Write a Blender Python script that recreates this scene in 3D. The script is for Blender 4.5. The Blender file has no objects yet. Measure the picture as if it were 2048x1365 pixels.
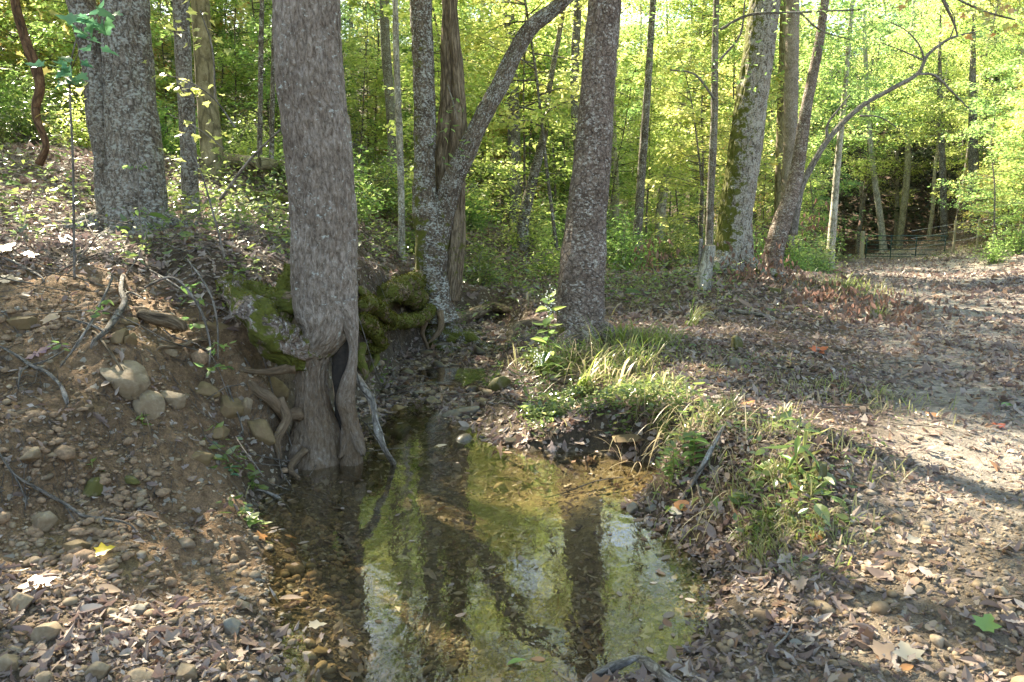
import bpy, math, random
import numpy as np
from mathutils import Vector

random.seed(7)
rng = np.random.default_rng(11)
scene = bpy.context.scene
COL = scene.collection

# ------------------------------------------------------------------ camera
H = 1.6
PITCH = math.radians(8.0)
FPX = 1479.0                      # focal length in photo pixels (2048 wide)
cam_d = bpy.data.cameras.new('camera')
cam = bpy.data.objects.new('camera', cam_d)
COL.objects.link(cam)
cam.location = (0, 0, H)
cam.rotation_euler = (math.pi/2 - PITCH, 0, 0)
cam_d.sensor_width = 36
cam_d.lens = 36*FPX/2048
cam_d.clip_start = 0.05
cam_d.clip_end = 600
cam_d.dof.use_dof = True
cam_d.dof.focus_distance = 9.0
cam_d.dof.aperture_fstop = 8
scene.camera = cam

# ------------------------------------------------------------------ light
SUN_AZ = math.radians(40)         # to the left of the view direction
SUN_EL = math.radians(40)
SUN = np.array([-math.sin(SUN_AZ)*math.cos(SUN_EL), math.cos(SUN_AZ)*math.cos(SUN_EL), math.sin(SUN_EL)])
w = bpy.data.worlds.new('World')
scene.world = w
w.use_nodes = True
nt = w.node_tree
bg = nt.nodes['Background']
sky = nt.nodes.new('ShaderNodeTexSky')
sky.sky_type = 'NISHITA'
sky.sun_disc = False
sky.sun_elevation = SUN_EL
sky.sun_rotation = -SUN_AZ
nt.links.new(sky.outputs[0], bg.inputs[0])
bg.inputs[1].default_value = 0.115
sl = bpy.data.lights.new('sun', 'SUN')
sl.energy = 5.0
sl.angle = math.radians(0.5)
sl.color = (1.0, 0.94, 0.86)
so = bpy.data.objects.new('sun', sl)
COL.objects.link(so)
so.rotation_euler = Vector(SUN).to_track_quat('Z', 'Y').to_euler()
scene.view_settings.view_transform = 'Standard'
scene.view_settings.look = 'None'
scene.view_settings.exposure = 2.75
scene.view_settings.gamma = 1
scene.view_settings.use_white_balance = True
scene.view_settings.white_balance_temperature = 7600
scene.view_settings.white_balance_tint = 5
cy = scene.cycles
cy.max_bounces = 7
cy.diffuse_bounces = 4
cy.glossy_bounces = 3
cy.transmission_bounces = 5
cy.transparent_max_bounces = 8
cy.caustics_reflective = False
cy.caustics_refractive = False
cy.use_denoising = True
cy.sample_clamp_indirect = 8

# ------------------------------------------------------------------ helpers
cp, sp_ = math.cos(PITCH), math.sin(PITCH)
def ray(px, py):
    u = (px-1024)/FPX; v = (682.5-py)/FPX
    return np.array([u, cp + v*sp_, -sp_ + v*cp])
def P(px, py, Y):                 # photo pixel at ground distance Y -> world point
    d = ray(px, py); t = Y/d[1]
    return np.array([d[0]*t, Y, H + d[2]*t])
def Gz(px, py, z):                # photo pixel on height z -> world point
    d = ray(px, py); t = (z-H)/d[2]
    return np.array([d[0]*t, d[1]*t, z])
def PX(Y):                        # metres per photo pixel at Y
    return Y/FPX

def _hash(ix, iy, iz):
    h = (ix*np.uint32(374761393) + iy*np.uint32(668265263) + iz*np.uint32(2246822519))
    h = (h ^ (h >> np.uint32(13)))*np.uint32(1274126177)
    h = h ^ (h >> np.uint32(16))
    return (h & np.uint32(0xffff)).astype(np.float32)/32767.5 - 1.0
def vnoise(p):
    p = np.asarray(p, dtype=np.float64)
    i = np.floor(p).astype(np.int64); f = (p - i)
    f = f*f*(3-2*f)
    u = (i & 0xffffffff).astype(np.uint32)
    r = 0
    with np.errstate(over='ignore'):
        for dx in (0, 1):
            wx = f[..., 0] if dx else 1-f[..., 0]
            for dy in (0, 1):
                wy = f[..., 1] if dy else 1-f[..., 1]
                for dz in (0, 1):
                    wz = f[..., 2] if dz else 1-f[..., 2]
                    r = r + wx*wy*wz*_hash(u[..., 0]+np.uint32(dx), u[..., 1]+np.uint32(dy), u[..., 2]+np.uint32(dz))
    return r
def fbm(p, o=4, gain=.5):
    p = np.asarray(p, dtype=np.float64)
    r = 0; a = 1; t = 0
    for k in range(o):
        r = r + a*vnoise(p*(2.0**k) + 17.3*k); t += a; a *= gain
    return r/t
def n2(x, y, s, o=3, seed=0):
    x, y = np.broadcast_arrays(np.asarray(x, float), np.asarray(y, float))
    return fbm(np.stack([x*s, y*s, np.full(x.shape, seed*7.77)], -1), o)
def sstep(a, b, x):
    t = np.clip((x-a)/(b-a), 0, 1)
    return t*t*(3-2*t)
def unit(v):
    v = np.asarray(v, float)
    return v/np.maximum(np.linalg.norm(v, axis=-1, keepdims=True), 1e-9)

class MB:
    """collects pieces of geometry and links them as one mesh object"""
    def __init__(s):
        s.V = []; s.F = []; s.n = 0; s.a = {}; s.M = []
    def add(s, V, F, mat=0, **at):
        V = np.asarray(V, float).reshape(-1, 3)
        if len(V) == 0: return s
        s.V.append(V)
        Fl = F if isinstance(F, (list, tuple)) else [F]
        for f in Fl:
            f = np.asarray(f)
            if len(f):
                s.F.append(f + s.n); s.M.append(np.full(len(f), mat))
        for k, v in at.items():
            s.a.setdefault(k, []).append((s.n, np.asarray(v, float)))
        s.n += len(V)
        return s
    def mesh(s, name, mats, smooth=True):
        me = bpy.data.meshes.new(name)
        V = np.concatenate(s.V)
        me.vertices.add(len(V)); me.vertices.foreach_set('co', V.ravel().astype(np.float32))
        loops = np.concatenate([f.ravel() for f in s.F]).astype(np.int32)
        tot = np.concatenate([np.full(len(f), f.shape[1]) for f in s.F]).astype(np.int32)
        start = np.concatenate([[0], np.cumsum(tot)[:-1]]).astype(np.int32)
        me.loops.add(len(loops)); me.loops.foreach_set('vertex_index', loops)
        me.polygons.add(len(tot)); me.polygons.foreach_set('loop_start', start)
        me.polygons.foreach_set('material_index', np.concatenate(s.M).astype(np.int32))
        me.polygons.foreach_set('use_smooth', np.full(len(tot), smooth))
        me.update(calc_edges=True)
        for k, lst in s.a.items():
            dim = 3 if lst[0][1].ndim == 2 else 1
            arr = np.zeros((len(V), 3) if dim == 3 else len(V), np.float32)
            for st, v in lst: arr[st:st+len(v)] = v
            at = me.attributes.new(k, 'FLOAT_VECTOR' if dim == 3 else 'FLOAT', 'POINT')
            at.data.foreach_set('vector' if dim == 3 else 'value', arr.ravel())
        for m in (mats if isinstance(mats, (list, tuple)) else [mats]):
            me.materials.append(m)
        return me
    def build(s, name, mats, parent=None, smooth=True):
        o = bpy.data.objects.new(name, s.mesh(name, mats, smooth))
        COL.objects.link(o)
        if parent is not None: o.parent = parent
        return o
def tag(o, label=None, cat=None, group=None, kind=None):
    if label: o['label'] = label
    if cat: o['category'] = cat
    if group: o['group'] = group
    if kind: o['kind'] = kind
    return o
def thing(name, label, cat, loc=(0, 0, 0), group=None):
    o = bpy.data.objects.new(name, None)
    COL.objects.link(o); o.location = loc; o.empty_display_size = .2
    return tag(o, label, cat, group)

# --- tubes
def catmull(C, step):
    C = np.asarray(C, float)
    if len(C) == 2:
        n = max(2, int(np.linalg.norm(C[1, :3]-C[0, :3])/step)+1)
        t = np.linspace(0, 1, n)[:, None]
        return C[0]*(1-t)+C[1]*t
    Q = np.vstack([2*C[0]-C[1], C, 2*C[-1]-C[-2]])
    out = []
    for i in range(len(C)-1):
        p0, p1, p2, p3 = Q[i:i+4]
        n = max(1, int(math.ceil(np.linalg.norm(p2[:3]-p1[:3])/step)))
        t = (np.arange(n)/n)[:, None]
        out.append(.5*((2*p1)+(-p0+p2)*t+(2*p0-5*p1+4*p2-p3)*t**2+(-p0+3*p1-3*p2+p3)*t**3))
    out.append(C[-1][None])
    return np.vstack(out)
def tube(C, seg=8, step=.1, rough=0, rs=6, ridge=0, seed=0, cap=True, ecc=0, rfreq=(13, 2.2), flare=None):
    """C rows x,y,z,r -> vertices, faces, unrolled bark coordinates"""
    c = catmull(C, step); p = c[:, :3]; r = np.maximum(c[:, 3], .0006)
    T = unit(np.gradient(p, axis=0))
    n = len(p)
    N = np.zeros((n, 3)); a = np.array([0, 1., 0]) if abs(T[0][1]) < .8 else np.array([1., 0, 0])
    N[0] = unit(a - T[0]*np.dot(a, T[0]))
    for i in range(1, n):
        v = N[i-1] - T[i]*np.dot(N[i-1], T[i]); N[i] = unit(v)
    Bn = np.cross(T, N)
    th = np.linspace(0, 2*np.pi, seg, endpoint=False)
    s = np.concatenate([[0], np.cumsum(np.linalg.norm(np.diff(p, axis=0), axis=1))])
    rm = max(float(np.median(r)), .01)
    ct, st = np.cos(th), np.sin(th)
    bk = np.stack([np.broadcast_to(ct*rm, (n, seg)), np.broadcast_to(st*rm, (n, seg)), np.broadcast_to(s[:, None], (n, seg))], -1) + seed*3.1
    R = np.broadcast_to(r[:, None], (n, seg)).copy()
    if ecc: R = R*(1+ecc*np.cos(2*(th[None]+seed))*1.0)
    if flare:
        fh, fa, fl = flare
        lob = .55+.45*np.cos(fl*th[None]+seed)+.3*np.cos((fl+2)*th[None]+seed*2.3)
        R = R*(1+fa*np.exp(-s[:, None]/fh)*lob)
    if rough: R = R*(1+rough*fbm(bk*rs*np.array([1, 1, .45]), 3))
    if ridge:
        q = bk*np.array([rfreq[0], rfreq[0], rfreq[1]])
        R = R + ridge*(1-2*np.abs(fbm(q, 3))*2.2) + ridge*.8*fbm(q*np.array([3, 3, 5]), 2)
    V = p[:, None]+R[..., None]*(N[:, None]*ct[None, :, None]+Bn[:, None]*st[None, :, None])
    i = np.arange(n-1)[:, None]*seg; j = np.arange(seg)[None]; k = (j+1) % seg
    F = np.stack([i+j, i+k, i+seg+k, i+seg+j], -1).reshape(-1, 4)
    Fs = [F]; V = V.reshape(-1, 3); bk = bk.reshape(-1, 3)
    if cap:
        V = np.vstack([V, p[0], p[-1]]); bk = np.vstack([bk, bk[0], bk[-1]])
        jj = np.arange(seg); kk = (jj+1) % seg; b = (n-1)*seg; m = n*seg
        Fs.append(np.stack([kk, jj, np.full(seg, m)], -1))
        Fs.append(np.stack([b+jj, b+kk, np.full(seg, m+1)], -1))
    return V, Fs, bk

# --- leaves
def fan(outline):
    o = np.array(outline, float); n = len(o)
    V = np.vstack([[.42, 0], o]); j = np.arange(n)
    F = np.stack([np.zeros(n, int), 1+j, 1+(j+1) % n], -1)
    return V, F
def mirror(h): return h + [(x, -y) for x, y in h[::-1] if abs(y) > 1e-6]
TPL = {
    'diamond': (np.array([(0, 0), (.45, .3), (1, 0), (.45, -.3)], float), np.array([(0, 2, 1), (0, 3, 2)])),
    'oval': fan(mirror([(0, 0), (.15, .17), (.4, .26), (.65, .22), (.85, .11), (1, 0)])),
    'lance': fan(mirror([(0, 0), (.25, .1), (.5, .12), (.75, .07), (1, 0)])),
    'heart': fan(mirror([(0, 0), (-.12, .2), (0, .4), (.25, .45), (.6, .3), (.85, .12), (1, 0)])),
    'maple': fan(mirror([(0, 0), (.06, .2), (-.02, .42), (.2, .36), (.3, .5), (.38, .62), (.5, .42), (.55, .28), (.62, .2), (.78, .22), (.86, .12), (1, 0)])),
    'oak': fan(mirror([(0, 0), (.12, .06), (.2, .18), (.3, .07), (.42, .24), (.52, .09), (.66, .24), (.76, .1), (.9, .14), (1, 0)])),
}
def leaves(pos, d, nrm, L, shape='diamond', curl=.25):
    T, F = TPL[shape]; n = len(pos); k = len(T)
    d = unit(d); s = unit(np.cross(nrm, d)); m = np.cross(d, s)
    L = np.broadcast_to(np.asarray(L, float), (n,))[:, None]
    c1 = rng.normal(0, curl, (n, 1)); c2 = np.abs(rng.normal(.1, curl*1.6, (n, 1)))*np.sign(rng.random((n, 1))-.3)
    u = T[None, :, 0]; v = T[None, :, 1]*(1-.35*np.clip(np.abs(c2), 0, 1))
    wv = c1*u*u + c2*np.abs(T[None, :, 1])*1.1
    X = pos[:, None] + (u*L)[..., None]*d[:, None] + (v*L)[..., None]*s[:, None] + (wv*L)[..., None]*m[:, None]
    Fo = (F[None] + (np.arange(n)*k)[:, None, None]).reshape(-1, F.shape[1])
    return X.reshape(-1, 3), Fo, np.repeat(rng.random(n), k)
def blades(pos, az, L, wd, droop, up, seg=6):
    """grass blades arcing over"""
    n = len(pos); t = np.linspace(0, 1, seg+1)[None]
    dx = np.cos(az)[:, None]; dy = np.sin(az)[:, None]
    L = L[:, None]; up = up[:, None]; droop = droop[:, None]
    out = L*(t*np.cos(up)+.35*droop*t**2)
    z = L*(t*np.sin(up) - droop*t**2.4)
    c = np.stack([pos[:, None, 0]+dx*out, pos[:, None, 1]+dy*out, pos[:, None, 2]+z], -1)
    side = np.stack([-dy+0*t, dx+0*t, 0*t+0*dx], -1)
    ww = (wd[:, None]*np.sin(np.pi*np.clip(.12+.86*t, 0, 1))**.7)[..., None]
    A = c+side*ww; B = c-side*ww
    V = np.stack([A, B], 2).reshape(-1, 3)
    k = 2*(seg+1)
    i = np.arange(seg)*2
    F = np.stack([i, i+1, i+3, i+2], -1)
    F = (F[None]+(np.arange(n)*k)[:, None, None]).reshape(-1, 4)
    return V, F, np.repeat(rng.random(n), k)

# --- stones
def ico(sub):
    import bmesh
    bm = bmesh.new(); bmesh.ops.create_icosphere(bm, subdivisions=sub, radius=1)
    V = np.array([v.co[:] for v in bm.verts]); F = np.array([[v.index for v in f.verts] for f in bm.faces])
    bm.free(); return V, F
ICO = {k: ico(k) for k in (1, 2, 3, 4, 5)}
def rock_shape(sub, seed, cuts=7, rough=.05, hard=.75):
    r = np.random.default_rng(seed)
    V, F = ICO[sub]; V = V*(1+.12*fbm(V*1.3+seed, 2)[:, None])
    for _ in range(cuts):
        n = unit(r.normal(size=3)); dd = r.uniform(hard-.15, hard+.1)
        e = V@n - dd
        V = V - np.where(e > 0, e*.93, 0)[:, None]*n
    V = V*(1+rough*fbm(V*4+seed*2, 3)[:, None])
    return V, F
def rotm(ax, ay, az):
    cx, sx, cy_, sy, cz, sz = np.cos(ax), np.sin(ax), np.cos(ay), np.sin(ay), np.cos(az), np.sin(az)
    Rx = np.array([[1, 0, 0], [0, cx, -sx], [0, sx, cx]]); Ry = np.array([[cy_, 0, sy], [0, 1, 0], [-sy, 0, cy_]])
    Rz = np.array([[cz, -sz, 0], [sz, cz, 0], [0, 0, 1]])
    return Rz@Ry@Rx

# ------------------------------------------------------------------ materials
def newmat(name):
    m = bpy.data.materials.new(name); m.use_nodes = True
    n = m.node_tree; b = n.nodes['Principled BSDF']
    return m, n, b
def N(nt, t, **kw):
    n = nt.nodes.new(t)
    for k, v in kw.items():
        if k in ('operation', 'blend_type', 'data_type', 'attribute_name', 'feature', 'noise_dimensions', 'voronoi_dimensions'): setattr(n, k, v)
        else: n.inputs[k].default_value = v
    return n
def ramp(nt, src, stops, interp='LINEAR'):
    r = nt.nodes.new('ShaderNodeValToRGB'); cr = r.color_ramp; cr.interpolation = interp
    while len(cr.elements) > 1: cr.elements.remove(cr.elements[-1])
    cr.elements[0].position = stops[0][0]; cr.elements[0].color = (*stops[0][1], 1)
    for p, c in stops[1:]:
        e = cr.elements.new(p); e.color = (*c, 1)
    nt.links.new(src, r.inputs[0]); return r.outputs[0]
def g(v): return (v, v, v)
def mix(nt, f, a, b, mode='MIX'):
    m = nt.nodes.new('ShaderNodeMix'); m.data_type = 'RGBA'; m.blend_type = mode
    for i, v in ((0, f), (6, a), (7, b)):
        if hasattr(v, 'is_linked') or hasattr(v, 'links'): nt.links.new(v, m.inputs[i])
        elif i == 0: m.inputs[0].default_value = v
        else: m.inputs[i].default_value = (*v, 1)
    return m.outputs[2]
def noise(nt, vec, scale, detail=4, rough=.6, dist=0):
    n = nt.nodes.new('ShaderNodeTexNoise'); n.inputs['Scale'].default_value = scale
    n.inputs['Detail'].default_value = detail; n.inputs['Roughness'].default_value = rough; n.inputs['Distortion'].default_value = dist
    if vec is not None: nt.links.new(vec, n.inputs['Vector'])
    return n.outputs[0]
def mapping(nt, vec, sc):
    m = nt.nodes.new('ShaderNodeMapping'); m.inputs['Scale'].default_value = sc
    nt.links.new(vec, m.inputs[0]); return m.outputs[0]
def attr(nt, name, out='Vector'):
    a = nt.nodes.new('ShaderNodeAttribute'); a.attribute_name = name
    return a.outputs[out]
def bump(nt, b, h, strength=.5, dist=.02):
    bp = nt.nodes.new('ShaderNodeBump'); bp.inputs['Strength'].default_value = strength; bp.inputs['Distance'].default_value = dist
    nt.links.new(h, bp.inputs['Height']); nt.links.new(bp.outputs[0], b.inputs['Normal'])
def objco(nt): return nt.nodes.new('ShaderNodeTexCoord').outputs['Object']

def bark(name, dark, mid, light, lichen=(.42, .44, .4), lich=.55, moss_c=(.07, .072, .012), stretch=.3, fs=40, crack=.5):
    m, nt, b = newmat(name)
    v = attr(nt, 'bk'); vs = mapping(nt, v, (1, 1, stretch))
    f = noise(nt, vs, fs*1.6, 7, .78, .5)
    c = ramp(nt, f, [(.36, dark), (.5, mid), (.63, light)])
    c = mix(nt, 1.0, c, ramp(nt, noise(nt, v, 3.2, 4, .6), [(.35, (.72, .68, .64)), (.65, (1.2, 1.2, 1.2))]), 'MULTIPLY')
    vc = nt.nodes.new('ShaderNodeTexVoronoi'); vc.feature = 'DISTANCE_TO_EDGE'; vc.inputs['Scale'].default_value = fs*.55
    vw = nt.nodes.new('ShaderNodeMix'); vw.data_type = 'VECTOR'; vw.inputs[0].default_value = .04
    nz = nt.nodes.new('ShaderNodeTexNoise'); nz.inputs['Scale'].default_value = 14; nt.links.new(vs, nz.inputs['Vector'])
    nt.links.new(vs, vw.inputs[4]); nt.links.new(nz.outputs['Color'], vw.inputs[5]); nt.links.new(vw.outputs[1], vc.inputs['Vector'])
    ck = ramp(nt, vc.outputs['Distance'], [(0, g(crack)), (.12, g(1))])
    c = mix(nt, 1.0, c, ck, 'MULTIPLY')
    lp = noise(nt, v, 7, 5, .75)
    l2 = noise(nt, v, 45, 3, .7)
    mm = nt.nodes.new('ShaderNodeMath'); mm.operation = 'MULTIPLY_ADD'; mm.inputs[1].default_value = .62
    nt.links.new(l2, mm.inputs[0]); 
    m2 = nt.nodes.new('ShaderNodeMath'); m2.operation = 'MULTIPLY'; m2.inputs[1].default_value = .38
    nt.links.new(lp, m2.inputs[0]); nt.links.new(m2.outputs[0], mm.inputs[2])
    lm = ramp(nt, mm.outputs[0], [(lich-.03, g(0)), (lich+.05, g(1))])
    c = mix(nt, lm, c, lichen)
    dm = nt.nodes.new('ShaderNodeMath'); dm.operation = 'MULTIPLY'; nt.links.new(attr(nt, 'dirt', 'Fac'), dm.inputs[0])
    nt.links.new(ramp(nt, noise(nt, v, 11, 5, .75), [(.32, g(.35)), (.6, g(1))]), dm.inputs[1])
    c = mix(nt, dm.outputs[0], c, mix(nt, f, (.035, .022, .013), (.25, .165, .1)))
    mo = nt.nodes.new('ShaderNodeMath'); mo.operation = 'ADD'
    nt.links.new(attr(nt, 'moss', 'Fac'), mo.inputs[0])
    n3 = noise(nt, v, 9, 5, .75); m3 = nt.nodes.new('ShaderNodeMath'); m3.operation = 'SUBTRACT'; m3.inputs[1].default_value = .5
    nt.links.new(n3, m3.inputs[0]); m4 = nt.nodes.new('ShaderNodeMath'); m4.operation = 'MULTIPLY'; m4.inputs[1].default_value = 2.2
    nt.links.new(m3.outputs[0], m4.inputs[0]); nt.links.new(m4.outputs[0], mo.inputs[1])
    mk = ramp(nt, mo.outputs[0], [(.48, g(0)), (.58, g(1))])
    mc = mix(nt, noise(nt, v, 60, 3), tuple(x*.45 for x in moss_c), tuple(x*1.9 for x in moss_c))
    c = mix(nt, mk, c, mc)
    nt.links.new(c, b.inputs['Base Color']); b.inputs['Roughness'].default_value = .9
    b.inputs['Specular IOR Level'].default_value = .25
    hh = nt.nodes.new('ShaderNodeMath'); hh.operation = 'ADD'; nt.links.new(f, hh.inputs[0]); nt.links.new(ck, hh.inputs[1])
    bump(nt, b, hh.outputs[0], 1.0, .014)
    return m
M = {}
M['bark_grey'] = bark('bark_grey', (.09, .065, .048), (.23, .185, .15), (.37, .32, .28), lich=.6, fs=46, stretch=.3, crack=.72)
M['bark_lichen'] = bark('bark_lichen', (.05, .04, .03), (.15, .125, .1), (.27, .24, .21), lichen=(.3, .3, .27), lich=.53, fs=45)
M['bark_white'] = bark('bark_white', (.06, .045, .033), (.2, .165, .13), (.32, .28, .23), lichen=(.33, .31, .27), lich=.51, fs=24, crack=.35)
M['bark_mottle'] = bark('bark_mottle', (.035, .025, .018), (.115, .085, .06), (.2, .16, .125), lichen=(.34, .34, .31), lich=.53, fs=40)
M['bark_plate'] = bark('bark_plate', (.05, .036, .027), (.17, .125, .1), (.27, .22, .19), lichen=(.4, .37, .33), lich=.56, fs=38, stretch=.6)
M['bark_dead'] = bark('bark_dead', (.055, .038, .022), (.18, .135, .09), (.3, .24, .17), lich=.68, fs=36, stretch=.12)
M['bark_far'] = bark('bark_far', (.04, .03, .022), (.11, .09, .07), (.2, .17, .135), lichen=(.38, .38, .34), lich=.55, fs=20)
M['bark_pale'] = bark('bark_pale', (.13, .11, .08), (.32, .29, .23), (.48, .45, .38), lichen=(.5, .5, .45), lich=.55, fs=20)
M['bark_tan'] = bark('bark_tan', (.12, .1, .055), (.2, .17, .1), (.29, .25, .16), lichen=(.32, .3, .2), lich=.62, fs=14)
M['bark_red'] = bark('bark_red', (.05, .03, .015), (.12, .06, .03), (.2, .13, .07), lich=.7, fs=30)
M['twig'] = bark('twig', (.08, .065, .05), (.2, .175, .15), (.34, .31, .28), lich=.62, fs=40)
M['root'] = bark('root', (.06, .04, .022), (.17, .12, .075), (.28, .215, .145), lich=.66, fs=30, stretch=.2)

def leafmat(name, cols, trans=1.0, spec=.45, rough=.38, back=.5, tcol=1.6):
    m, nt, b = newmat(name)
    r = attr(nt, 'rnd', 'Fac'); oi = nt.nodes.new('ShaderNodeObjectInfo')
    ad = nt.nodes.new('ShaderNodeMath'); ad.operation = 'MULTIPLY_ADD'; ad.inputs[1].default_value = .45
    nt.links.new(oi.outputs['Random'], ad.inputs[0])
    mu = nt.nodes.new('ShaderNodeMath'); mu.operation = 'MULTIPLY'; mu.inputs[1].default_value = .55
    nt.links.new(r, mu.inputs[0]); nt.links.new(mu.outputs[0], ad.inputs[2])
    n = len(cols)
    c = ramp(nt, ad.outputs[0], [(i/(n-1), cc) for i, cc in enumerate(cols)])
    nt.links.new(c, b.inputs['Base Color']); b.inputs['Roughness'].default_value = rough
    b.inputs['Specular IOR Level'].default_value = spec
    if trans > 0:
        tr = nt.nodes.new('ShaderNodeBsdfTranslucent')
        nt.links.new(mix(nt, 1.0, c, (tcol*.98, tcol*.96, tcol*1.2), 'MULTIPLY'), tr.inputs[0])
        ms = nt.nodes.new('ShaderNodeMixShader'); ms.inputs[0].default_value = back
        nt.links.new(b.outputs[0], ms.inputs[1]); nt.links.new(tr.outputs[0], ms.inputs[2])
        nt.links.new(ms.outputs[0], nt.nodes['Material Output'].inputs[0])
    return m
YG = [(.07, .11, .025), (.12, .18, .04), (.19, .25, .055), (.27, .31, .08), (.36, .37, .12), (.16, .22, .05)]
GR = [(.05, .095, .03), (.08, .14, .035), (.12, .19, .045), (.18, .25, .065), (.1, .16, .04)]
YE = [(.2, .25, .06), (.3, .32, .09), (.42, .4, .13), (.2, .26, .06), (.4, .33, .1)]
OR = [(.22, .26, .06), (.3, .31, .08), (.36, .28, .08), (.18, .24, .05), (.38, .18, .07), (.32, .33, .09), (.28, .31, .08)]
M['leaf_yg'] = leafmat('leaf_yg', YG, tcol=2.9, back=.55, spec=.6)
M['leaf_gr'] = leafmat('leaf_gr', GR, tcol=3.2, back=.55, spec=.6)
M['leaf_ye'] = leafmat('leaf_ye', YE, tcol=2.4, back=.55, spec=.6)
M['leaf_or'] = leafmat('leaf_or', OR, tcol=2.4, back=.55, spec=.6)
M['leaf_dark'] = leafmat('leaf_dark', [(.02, .035, .018), (.035, .055, .025), (.05, .07, .035), (.12, .14, .08)], tcol=1.0, back=.25)  # evergreen leaves, tone darkened to stand for the shaded far slope
M['leaf_blue'] = leafmat('leaf_blue', [(.08, .19, .09), (.1, .24, .11), (.13, .27, .1)])
M['leaf_gloss'] = leafmat('leaf_gloss', [(.05, .1, .03), (.1, .16, .04), (.2, .25, .06), (.08, .13, .045), (.3, .3, .1), (.15, .2, .06)], spec=1.0, rough=.25)
M['grass'] = leafmat('grass', [(.05, .09, .015), (.13, .19, .03), (.22, .27, .05), (.33, .28, .14), (.14, .19, .04), (.34, .27, .17), (.2, .2, .07)], spec=.6, rough=.35)
M['straw'] = leafmat('straw', [(.3, .24, .13), (.4, .33, .2), (.26, .26, .09)], spec=.4)
M['brown_leaf'] = leafmat('brown_leaf', [(.13, .07, .045), (.2, .115, .075), (.29, .18, .125), (.2, .115, .08)], tcol=1.0, spec=.3)
LIT = [(.03, .02, .018), (.07, .045, .038), (.12, .08, .066), (.17, .12, .095), (.23, .175, .14), (.15, .1, .085), (.3, .235, .19), (.2, .11, .06), (.26, .2, .165), (.36, .3, .25), (.12, .08, .07), (.3, .1, .035), (.2, .16, .14), (.36, .19, .06)]
M['litter'] = leafmat('litter', LIT, back=.2, tcol=1.2, spec=.35, rough=.55)
M['moss_tuft'] = leafmat('moss_tuft', [(.045, .045, .008), (.09, .085, .014), (.16, .145, .025)], back=.25, spec=.1, rough=.8)

def stone(name, a, b_, c_, sc=9, moss=False):
    m, nt, b = newmat(name)
    o = objco(nt); oi = nt.nodes.new('ShaderNodeObjectInfo')
    f = noise(nt, o, sc, 6, .65, .3)
    c = ramp(nt, f, [(.3, a), (.5, b_), (.7, c_)])
    c = mix(nt, ramp(nt, noise(nt, o, 4, 5, .75), [(.46, g(0)), (.62, g(.75))]), c, (.13, .085, .05))
    r = ramp(nt, attr(nt, 'rnd', 'Fac'), [(0, (.5, .46, .42)), (.3, (1, .95, .85)), (.55, (.72, .62, .5)), (.8, (1.25, 1.2, 1.1)), (1, (.8, .8, .85))])
    c = mix(nt, 1.0, c, r, 'MULTIPLY')
    if moss:
        c = mix(nt, ramp(nt, noise(nt, o, 14, 5, .7), [(.4, g(0)), (.5, g(1))]), c, (.075, .068, .016))
    nt.links.new(c, b.inputs['Base Color']); b.inputs['Roughness'].default_value = .8
    b.inputs['Specular IOR Level'].default_value = .3
    bump(nt, b, noise(nt, o, sc*6, 5, .7), .35, .01)
    return m
M['stone'] = stone('stone', (.11, .08, .05), (.24, .19, .135), (.36, .31, .24))
M['stone_grey'] = stone('stone_grey', (.07, .07, .065), (.15, .15, .14), (.26, .26, .25))
M['stone_wet'] = stone('stone_wet', (.03, .028, .024), (.07, .062, .05), (.13, .12, .1)); M['stone_wet'].node_tree.nodes['Principled BSDF'].inputs['Roughness'].default_value = .35
M['stone_ochre'] = stone('stone_ochre', (.09, .065, .035), (.175, .128, .068), (.27, .205, .115))
M['stone_moss'] = stone('stone_moss', (.06, .06, .035), (.13, .13, .08), (.2, .2, .14), moss=True)
def plain(name, col, rough=.6, metal=0, sc=30, var=.3):
    m, nt, b = newmat(name)
    f = noise(nt, objco(nt), sc, 4)
    nt.links.new(ramp(nt, f, [(.3, tuple(x*(1-var) for x in col)), (.7, tuple(x*(1+var) for x in col))]), b.inputs['Base Color'])
    b.inputs['Roughness'].default_value = rough; b.inputs['Metallic'].default_value = metal
    bump(nt, b, f, .2, .005)
    return m
M['green_paint'] = plain('green_paint', (.012, .05, .04), .45)
M['post_wood'] = plain('post_wood', (.3, .26, .17), .8)
M['cut_wood'] = plain('cut_wood', (.36, .27, .16), .8, var=.4)
M['hollow'] = plain('hollow', (.022, .016, .012), .9, var=.6)  # near-black colour standing for shade inside the trunk
M['wire'] = plain('wire', (.3, .3, .3), .5, .6)
M['flower'] = plain('flower', (.75, .75, .72), .6, var=.05)

# ------------------------------------------------------------------ terrain
POOL = [Gz(*q, 0)[:2] for q in [(560, 1500), (585, 1365), (610, 1280), (570, 1200), (590, 1130), (545, 1070), (535, 1000), (600, 935), (690, 905), (745, 890), (725, 855),
        (790, 828), (870, 820), (900, 850), (960, 880), (1060, 902), (1180, 906), (1300, 925), (1330, 960), (1290, 985), (1225, 1010), (1250, 1045), (1375, 1120), (1385, 1200),
        (1372, 1280), (1290, 1330), (1160, 1345), (1130, 1420), (1120, 1500)]]
CHAN = [np.array(q) for q in [(-1.75, 5.2), (-1.65, 6.0)]] + [Gz(*q)[:2] for q in [(738, 800, .05), (762, 740, .1), (800, 702, .13), (862, 680, .15), (915, 655, .22), (935, 632, .28), (1000, 630, .3), (1030, 655, .27), (1000, 700, .18), (990, 760, .1), (960, 830, .04), (1000, 880, .02)]] + [np.array((-.1, 4.9))]
CH = CHAN
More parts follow.
